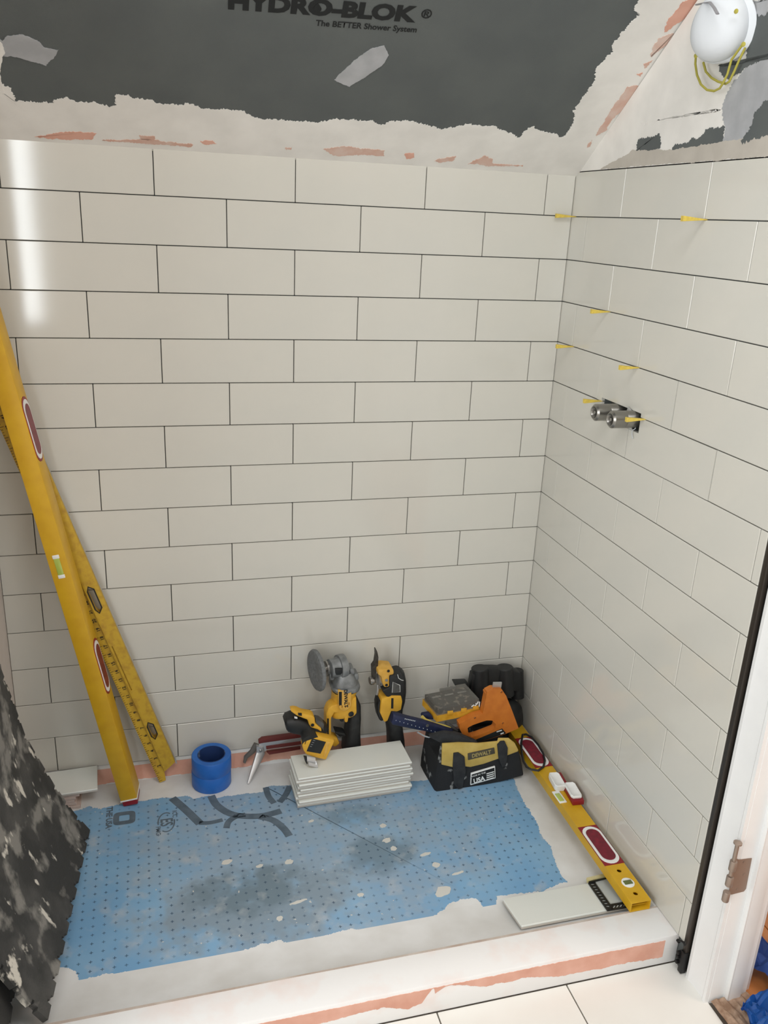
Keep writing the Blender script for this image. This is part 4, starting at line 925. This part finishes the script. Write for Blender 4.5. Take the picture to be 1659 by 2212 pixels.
MB().prism([V(cs(*q), hy - .015) for q in ((590, 215), (770, 215), (1060, 240), (1200, 280), (1190, 610), (300, 610), (350, 320), (590, 260))], (0, .03, 0), bev=.003).build('block', 'black', ps)
plate(cs, [(20, 478), (270, 470), (300, 640), (130, 640), (60, 560)], hy - .02, .03, .003).build('fin', 'black', ps)
plate(cs, [(0, 640), (180, 640), (420, 720), (600, 760), (600, 850), (300, 770), (100, 700)], hy - .030, .04, .003).build('tray', mat('tray_grey', (48, 52, 52), .6), ps)
plate(ca, [(755, 592), (985, 558), (1000, 590), (765, 648)], -.078, .012, .002).build('tab', 'black', ps)
# ------------------------------------------------------------------ short level along the right wall
lx0, lx1_, lz0, lz1 = .6195, .6685, CT + .0006, CT + .0256
ly0, ly1 = -.7665, -.045
sl = thing('short_level', 'short yellow box level with two red grips lying along the right wall', 'level', (.644, -.4, lz0))
b = MB(); wt = .0022; xm = (lx0 + lx1_) / 2; ym = (ly0 + ly1) / 2; zm = (lz0 + lz1) / 2
b.box((xm, ym, lz1 - wt / 2), (lx1_ - lx0, ly1 - ly0, wt), bev=.0008); b.box((xm, ym, lz0 + wt / 2), (lx1_ - lx0, ly1 - ly0, wt), bev=.0008)
b.box((lx0 + wt / 2, ym, zm), (wt, ly1 - ly0, lz1 - lz0), bev=.0008); b.box((lx1_ - wt / 2, ym, zm), (wt, ly1 - ly0, lz1 - lz0), bev=.0008)
b.box((xm, ym + .004, lz0 + .009), (lx1_ - lx0 - .003, ly1 - ly0 - .010, .002))
slb = b.build('body', 'yellow', sl)
ct_ = MB()
for y in (-.672, -.742): ct_.lathe([(.0052, 0), (.0052, .012)], Vector((xm, y, lz1 - .008)), (0, 0, 1), 20)
carve(slb, ct_)
def stz(y0, y1, x0, x1, z, n=10):
    r_ = (x1 - x0) / 2; xc = (x0 + x1) / 2
    return [Vector((xc + math.cos(t) * r_, (y1 - r_ if k <= n else y0 + r_) + math.sin(t) * r_, z)) for k, t in [(k, math.pi * k / n) for k in range(n + 1)]] + [Vector((xc + math.cos(t) * r_, y0 + r_ + math.sin(t) * r_, z)) for t in [math.pi + math.pi * k / n for k in range(n + 1)]]
for y0, y1 in ((-.652, -.520), (-.280, -.142)):
    g1 = MB().prism([Vector((x, y, lz1 + .0006)) for x, y in ((lx0 - .0005, y0), (lx1_ + .0005, y0), (lx1_ + .0005, y1), (lx0 - .0005, y1))], (0, 0, -.0012)).build('hand_grip', 'red', sl, smooth=0)
    MB().prism(stz(y0 + .003, y1 - .003, lx0 + .001, lx1_ - .001, lz1 + .0013), (0, 0, -.002)).build('grip_rim', 'whitep', g1, smooth=0)
    ri = stz(y0 + .013, y1 - .013, lx0 + .007, lx1_ - .007, lz1 + .0022); ri2 = stz(y0 + .018, y1 - .018, lx0 + .012, lx1_ - .012, lz1 + .0016)
    MB().loft([ri, ri2]).build('grip_pad', 'darkred', g1, smooth=0)
vr = MB().lathe([(.0145, 0), (.0145, .0012), (.0125, .0018)], Vector((xm, -.710, lz1 - .0002)), (0, 0, 1), 28).build('vial_ring', 'whitep', sl)
MB().box((xm, -.710, lz1 + .0016), (.020, .012, .002), bev=.0008).build('vial', 'vialdark', vr)
v2 = MB().box((lx0 + .007, -.405, lz1 + .0008), (.020, .046, .003), bev=.001).build('vial_ring', 'whitep', sl)
MB().box((lx0 + .006, -.408, lz1 + .0020), (.013, .030, .004), bev=.0015).build('vial', 'vial', v2)
# ---- white plastic cups on red blocks resting on the level
for i, (q, lab) in enumerate(((cl(870, 1065), 'white plastic cap with a red side block on the level, beside the tool bag'), (cl(1135, 1275), 'white plastic cap on a red block on the level, near the middle vial'))):
    c = F(q, lz1 + .010); c.x = min(c.x, .664)
    h = thing('plastic_cap', lab, 'plastic part', (c.x, c.y, lz1), 'white caps on the short level')
    R = Matrix.Rotation(-.10, 3, 'Z')
    MB().box((c.x + (.016 if i == 0 else .002), c.y - (0 if i == 0 else .004), lz1 + .0075), (.010 if i == 0 else .030, .062, .013), R, bev=.001).build('red_block', 'red', h)
    rg = []
    for zz, kx, ky in ((.0010 if i == 0 else .0142, .86, .92), (.010 if i == 0 else .018, 1, 1), (.018 if i == 0 else .022, .98, 1), (.019 if i == 0 else .0235, .9, .94), (.017 if i == 0 else .021, .7, .8), (.015 if i == 0 else .019, .3, .4)):
        rg.append([Vector((c.x - (.003 if i == 0 else 0), c.y, lz1 + zz)) + R @ Vector((x * kx * .0145, y * ky * .029, 0)) for x, y in ((-1, -.75), (-.7, -1), (.8, -1), (1, -.8), (1, .8), (.7, 1), (-.7, 1), (-1, .75))])
    MB().loft(rg).build('cap', 'whitep', h, smooth=.4)
# ---- loose tile by the curb
tag(MB().prism([Vector((XL, y, z)) for y, z in [(-.62 - .014 * k, FL - .0002 + .0302 * (k / 10) ** 1.8) for k in range(11)] + [(YC0, FL - .001), (-.62, FL - .001)]], (XR - XL, 0, 0)).build('mortar_slope', 'panmud', smooth=.5), kind='structure')  # mortar slope of the pan rising to the curb, under the loose tile
q0, q1 = F((1088, 1937), FL + .0145), F((1124, 2005), FL + .036)
ltn = Vector((0, -(q1.z - q0.z), -(q0.y - q1.y))).normalized(); ltn = -ltn if ltn.z < 0 else ltn
ltn = (q0 - q1).cross(Vector((1, 0, 0))); ltn = (ltn if ltn.z > 0 else -ltn).normalized()
lt = MB().box((0, 0, 0), (.285, .1015, .0088), bev=.001, seg=1).build('ceramic_tile', 'tile_body', smooth=0)
lt.location = (q0 + q1) / 2 + Vector((.1425, 0, 0)) - ltn * .0044
lt.rotation_euler = (math.atan2(q0.z - q1.z, q0.y - q1.y), 0, 0)
tag(lt, 'single white wall tile lying on the pan next to the curb', 'tile')
# ---- black perforated spacer bracket
zb = FL + .0130
def E_(a, b_): return onpl(ce(a, b_), ltn, q0 + ltn * .0006)
br = thing('corner_bracket', 'black perforated plastic corner bracket on the loose tile beside the level', 'bracket', E_(500, 700))
def ladder(a, b_, wv, n, part):
    a, b_ = Vector(a), Vector(b_); wv = Vector(wv); d = (b_ - a); bm_ = MB(); tt = .0026; zz = Vector((0, 0, tt))
    def bar(p0, p1, p2, p3): bm_.prism([p0 + zz, p1 + zz, p2 + zz, p3 + zz], -zz)
    bar(a, b_, b_ + wv * .26, a + wv * .26); bar(a + wv * .74, b_ + wv * .74, b_ + wv, a + wv)
    for k in range(n + 1):
        t0, t1 = k / n - .018 * 12 / n, k / n + .018 * 12 / n; t0, t1 = max(t0, 0), min(t1, 1)
        sl_ = .5 / n
        bar(a + d * t0 + wv * .2, a + d * t1 + wv * .2, a + d * min(t1 + sl_ * .5, 1) + wv * .8, a + d * min(t0 + sl_ * .5, 1) + wv * .8)
    return bm_.build(part, 'black', br, smooth=0)
ladder(E_(210, 340), E_(495, 752), E_(305, 322) - E_(210, 340), 10, 'long_arm')
ladder(E_(495, 752), E_(800, 702), E_(535, 655) - E_(495, 752), 6, 'short_arm')
MB().prism([E_(*q) + Vector((0, 0, .005)) for q in ((215, 325), (505, 265), (505, 285), (215, 345))], (0, 0, -.005)).build('upper_arm', 'black', br, smooth=0)
MB().prism([E_(*q) + Vector((0, 0, .007)) for q in ((180, 285), (440, 222), (480, 215), (500, 250), (190, 335))], (0, 0, -.006)).build('yellow_tab', mat('tab_yellow', (206, 192, 120), .5, var=(226, 220, 180), vscale=40), br, smooth=0)
MB().prism([E_(*q) + Vector((0, 0, .0045)) for q in ((320, 335), (510, 285), (620, 270), (820, 600), (545, 650))], (0, 0, -.0012)).build('clear_window', mat('clear_window', (216, 224, 226), .2, alpha=.35), br, smooth=0)
# ---- cord loop
zc = lz1 + .005
tag(MB().tube([F(cl(*q), zc) for q in ((240, 225), (300, 215), (400, 265), (520, 405), (610, 560), (640, 690), (612, 800), (520, 868), (400, 850), (310, 800), (255, 700), (225, 560), (215, 380))], .0030, 8, closed=True).build('elastic_cord', 'black'), 'thin black elastic cord loop lying over the red level grip beside the bag', 'cord')
# ------------------------------------------------------------------ yellow wedge spacers in the right wall joints
wl_ = [((1241, 464), 'at the corner below the top tile course'), ((1523, 473), 'below the top tile course, outer one'), ((1314, 672), 'under the third tile course'),
       ((1236, 748), 'under the fourth course, close to the corner'), ((1377, 794), 'under the fourth course, above the valve'), ((1297, 866), 'at the inner edge of the valve opening'), ((1391, 907), 'across the outer end of the valve opening')]
for i, (q, lab) in enumerate(wl_):
    c = VX(q, XR); kz = round((Z0 - c.z) / H); c.z = Z0 - kz * H; ln = .050 if i < 2 else .044
    if i == 0: c.y = min(c.y, -.004)
    P = [Vector((XR + .004, c.y + .004, c.z - .0006)), Vector((XR + .004, c.y + .004, c.z + .0006)), Vector((XR - ln, c.y + .004, c.z + .005)), Vector((XR - ln, c.y + .004, c.z - .005))]
    tag(MB().prism(P, (0, -.0085, 0), bev=.0004, seg=1).build('wedge_spacer', 'spacer', smooth=0), 'yellow wedge spacer in the joint ' + lab, 'spacer', 'wedge spacers in the right wall')
# ------------------------------------------------------------------ shower valve stubs in the opening
vt = thing('shower_valve', 'two brushed metal valve stems poking out of the dark wall opening', 'valve', (XR, -.33, 1.08))
for i, (a, b_) in enumerate(((395, 470), (715, 612))):
    c = VX(cv(a, b_), .632)
    MB().lathe([(.010, .014), (.0125, .0015), (.0135, 0), (.0155, 0), (.0192, .004), (.0192, .034), (.0188, .035), (.0192, .036), (.0192, .075), (.016, .078), (.016, .11)], c, (1, 0, 0), 32, cap=False).build('valve_stem', 'nickel', vt)
    MB().lathe([(.0105, .012), (.0105, .0125)], c, (1, 0, 0), 20).build('stem_socket', 'nickel', vt)
    MB().lathe([(.0035, .002), (.0035, .013)], c, (1, 0, 0), 12).build('splined_shaft', 'steel', vt)
pl = VX(cv(1080, 480), .684)
MB().box(pl, (.0025, .016, .024), Matrix.Rotation(.4, 3, 'X'), bev=.001).build('mount_tab', 'silver', vt)
MB().box(VX(cv(1100, 760), .690), (.0025, .040, .012), Matrix.Rotation(.5, 3, 'X'), bev=.001).build('mount_tab', 'silver', vt)
MB().tube([VX(cv(*q), x) for q, x in (((1240, 740), .700), ((1220, 790), .688), ((1160, 830), .682), ((1150, 900), .683), ((1170, 990), .684))], .0011, 6).build('wire', 'speck', vt)
MB().box((.742, -.335, 1.08), (.06, .15, .05)).build('valve_body', 'nickel', vt, smooth=0)
# ------------------------------------------------------------------ respirator hanging on the wall
mk = thing('dust_mask', 'white cup dust mask with yellow straps hanging on the right wall', 'mask', (.69, -.49, 1.83))
mc = VX(cm(800, 540), .657)
ma = Vector((-.86, -.50, -.10)).normalized(); mu = (Vector((0, 0, 1)) - ma * ma.z).normalized(); mv = ma.cross(mu)
rings = []
for k in range(12):
    t = k / 11 * math.pi / 2; hgt = math.sin(t) * .040; rr = max(math.cos(t) ** .8, .02)
    rings.append([mc + ma * hgt + mu * math.cos(a) * .056 * rr * (1 + .10 * math.cos(a)) + mv * math.sin(a) * .051 * rr for a in (2 * math.pi * j / 40 for j in range(40))])
MB().loft(rings).build('cup', 'maskw', mk)
fr = []
for k_, h in ((0, .003), (1, -.002), (1, -.005), (0, -.004)):
    fr.append([mc + ma * h + (mu * math.cos(a) * .056 * (1 + .10 * math.cos(a)) + mv * math.sin(a) * .051) * (1 + k_ * (.045 + .17 * max(0, -math.sin(a)) ** 1.5)) for a in (2 * math.pi * j / 40 for j in range(40))])
MB().loft(fr, closed=True).build('rim', 'maskw', mk)
MB().tube([VX(cm(*q), x) for q, x in (((375, 85), .640), ((500, 58), .626), ((610, 40), .616), ((690, 140), .607), ((750, 250), .603))], .0035, 8, flat=.4).build('nose_clip', 'noseclip', mk)
for path, x in (([(360, 1010), (350, 1150), (380, 1350), (450, 1520), (560, 1620), (690, 1640), (790, 1590), (860, 1480), (930, 1330), (1000, 1080), (1210, 790)], .668), ([(495, 1125), (540, 1290), (640, 1400), (760, 1470), (900, 1510), (960, 1470), (1050, 1290), (1140, 1080), (1250, 860)], .676)):
    MB().tube([VX(cm(*q), x - .0) for q in path], .0021, 8).build('strap', 'strap', mk)
MB().tube([VX(cm(*q), .672) for q in ((1110, 200), (1085, 130), (1100, -60), (1120, -300))], .0032, 8).build('strap', 'strap', mk)
MB().tube([VX(cm(*q), .680) for q in ((1250, 290), (1180, 130), (1160, -60), (1140, -300))], .0028, 8).build('strap', 'strap', mk)
hk = VX(cm(1130, -300), .69)
tag(MB().tube([hk + Vector((.006, 0, 0)), hk + Vector((-.022, 0, .002)), hk + Vector((-.026, 0, .012))], .003, 8).build('wall_nail', 'steel'), 'bent steel nail in the upper right wall holding the mask straps', 'nail')
for q, x in (((1095, 205), .640), ((1225, 800), .640), ((370, 1005), .645)): MB().lathe([(.003, 0), (.004, .002), (.002, .003)], VX(cm(*q), x), ma, 10).build('staple', 'strap', mk)
# ------------------------------------------------------------------ rubber mats leaning on the left wall
def puzzle_mat(name, A, B, m, label, th=.011, pitch=.052):
    """ruled sheet between curve A (back edge) and curve B (near edge), foot first; teeth on three sides"""
    def curve(P, s):
        d = [0]
        for i in range(1, len(P)): d.append(d[-1] + (P[i] - P[i - 1]).length)
        s *= d[-1]
        for i in range(1, len(P)):
            if s <= d[i] or i == len(P) - 1: return P[i - 1].lerp(P[i], (s - d[i - 1]) / (d[i] - d[i - 1]))
    cell = .0065; lu = sum((A[i + 1] - A[i]).length for i in range(len(A) - 1)); lv_ = (B[0] - A[0]).length
    nu, nv = int(lu / cell), int(lv_ / cell); cache = {}; t = bmesh.new()
    def vert(i, j):
        if (i, j) not in cache: cache[(i, j)] = t.verts.new(curve(A, i / nu).lerp(curve(B, i / nu), j / nv))
        return cache[(i, j)]
    def tooth(k, depth):
        f = (k * cell / pitch) % 1.0
        return f < (.62 if depth == 0 else .80)
    for i in range(nu):
        for j in range(nv):
            dv_ = min(j, nv - 1 - j); du = i
            ok = True
            if dv_ < 2: ok = tooth(i, dv_)
            if du < 2: ok = ok and tooth(j, du)
            if ok: t.faces.new((vert(i, j), vert(i + 1, j), vert(i + 1, j + 1), vert(i, j + 1)))
    bmesh.ops.recalc_face_normals(t, faces=t.faces)
    if sum(f.normal.x for f in t.faces) < 0: bmesh.ops.reverse_faces(t, faces=t.faces)
    bmesh.ops.solidify(t, geom=t.faces[:], thickness=th)
    b = MB(); b.add(t); return tag(b.build(name, m, smooth=.5), label, 'floor mat')
prof = [(196, 1806), (160, 1755), (117, 1694), (79, 1630), (54, 1586), (31, 1520), (3, 1445)]
A_ = [V(q, -.205) for q in prof]
A_[0].z = max(A_[0].z, FL + .009)
A_.append(A_[-1] + Vector((-.001, 0, .11)))
for p in A_: p.x = max(p.x, XL + .014)
nb = F((104, 2203), CT + .004); sh_ = nb - A_[0]
B2 = [A_[0] + sh_ + (p - A_[0]) * .98 for p in A_]
for p in B2: p.x = max(p.x, XL + .014)
puzzle_mat('puzzle_mat', A_, B2, 'matsmear', 'dirty black interlocking rubber mat smeared with grey mortar, leaning on the left wall')
A3 = [Vector((-.630 - .0112 * i, -.62, CT + .012 + .045 * i)) for i in range(6)]
for p in A3: p.x = max(p.x, XL + .012)
B3 = [p + Vector((0, -.60, 0)) for p in A3]
puzzle_mat('puzzle_mat', A3, B3, 'mat', 'plain black interlocking mat standing on the curb behind the mortar-smeared mat')
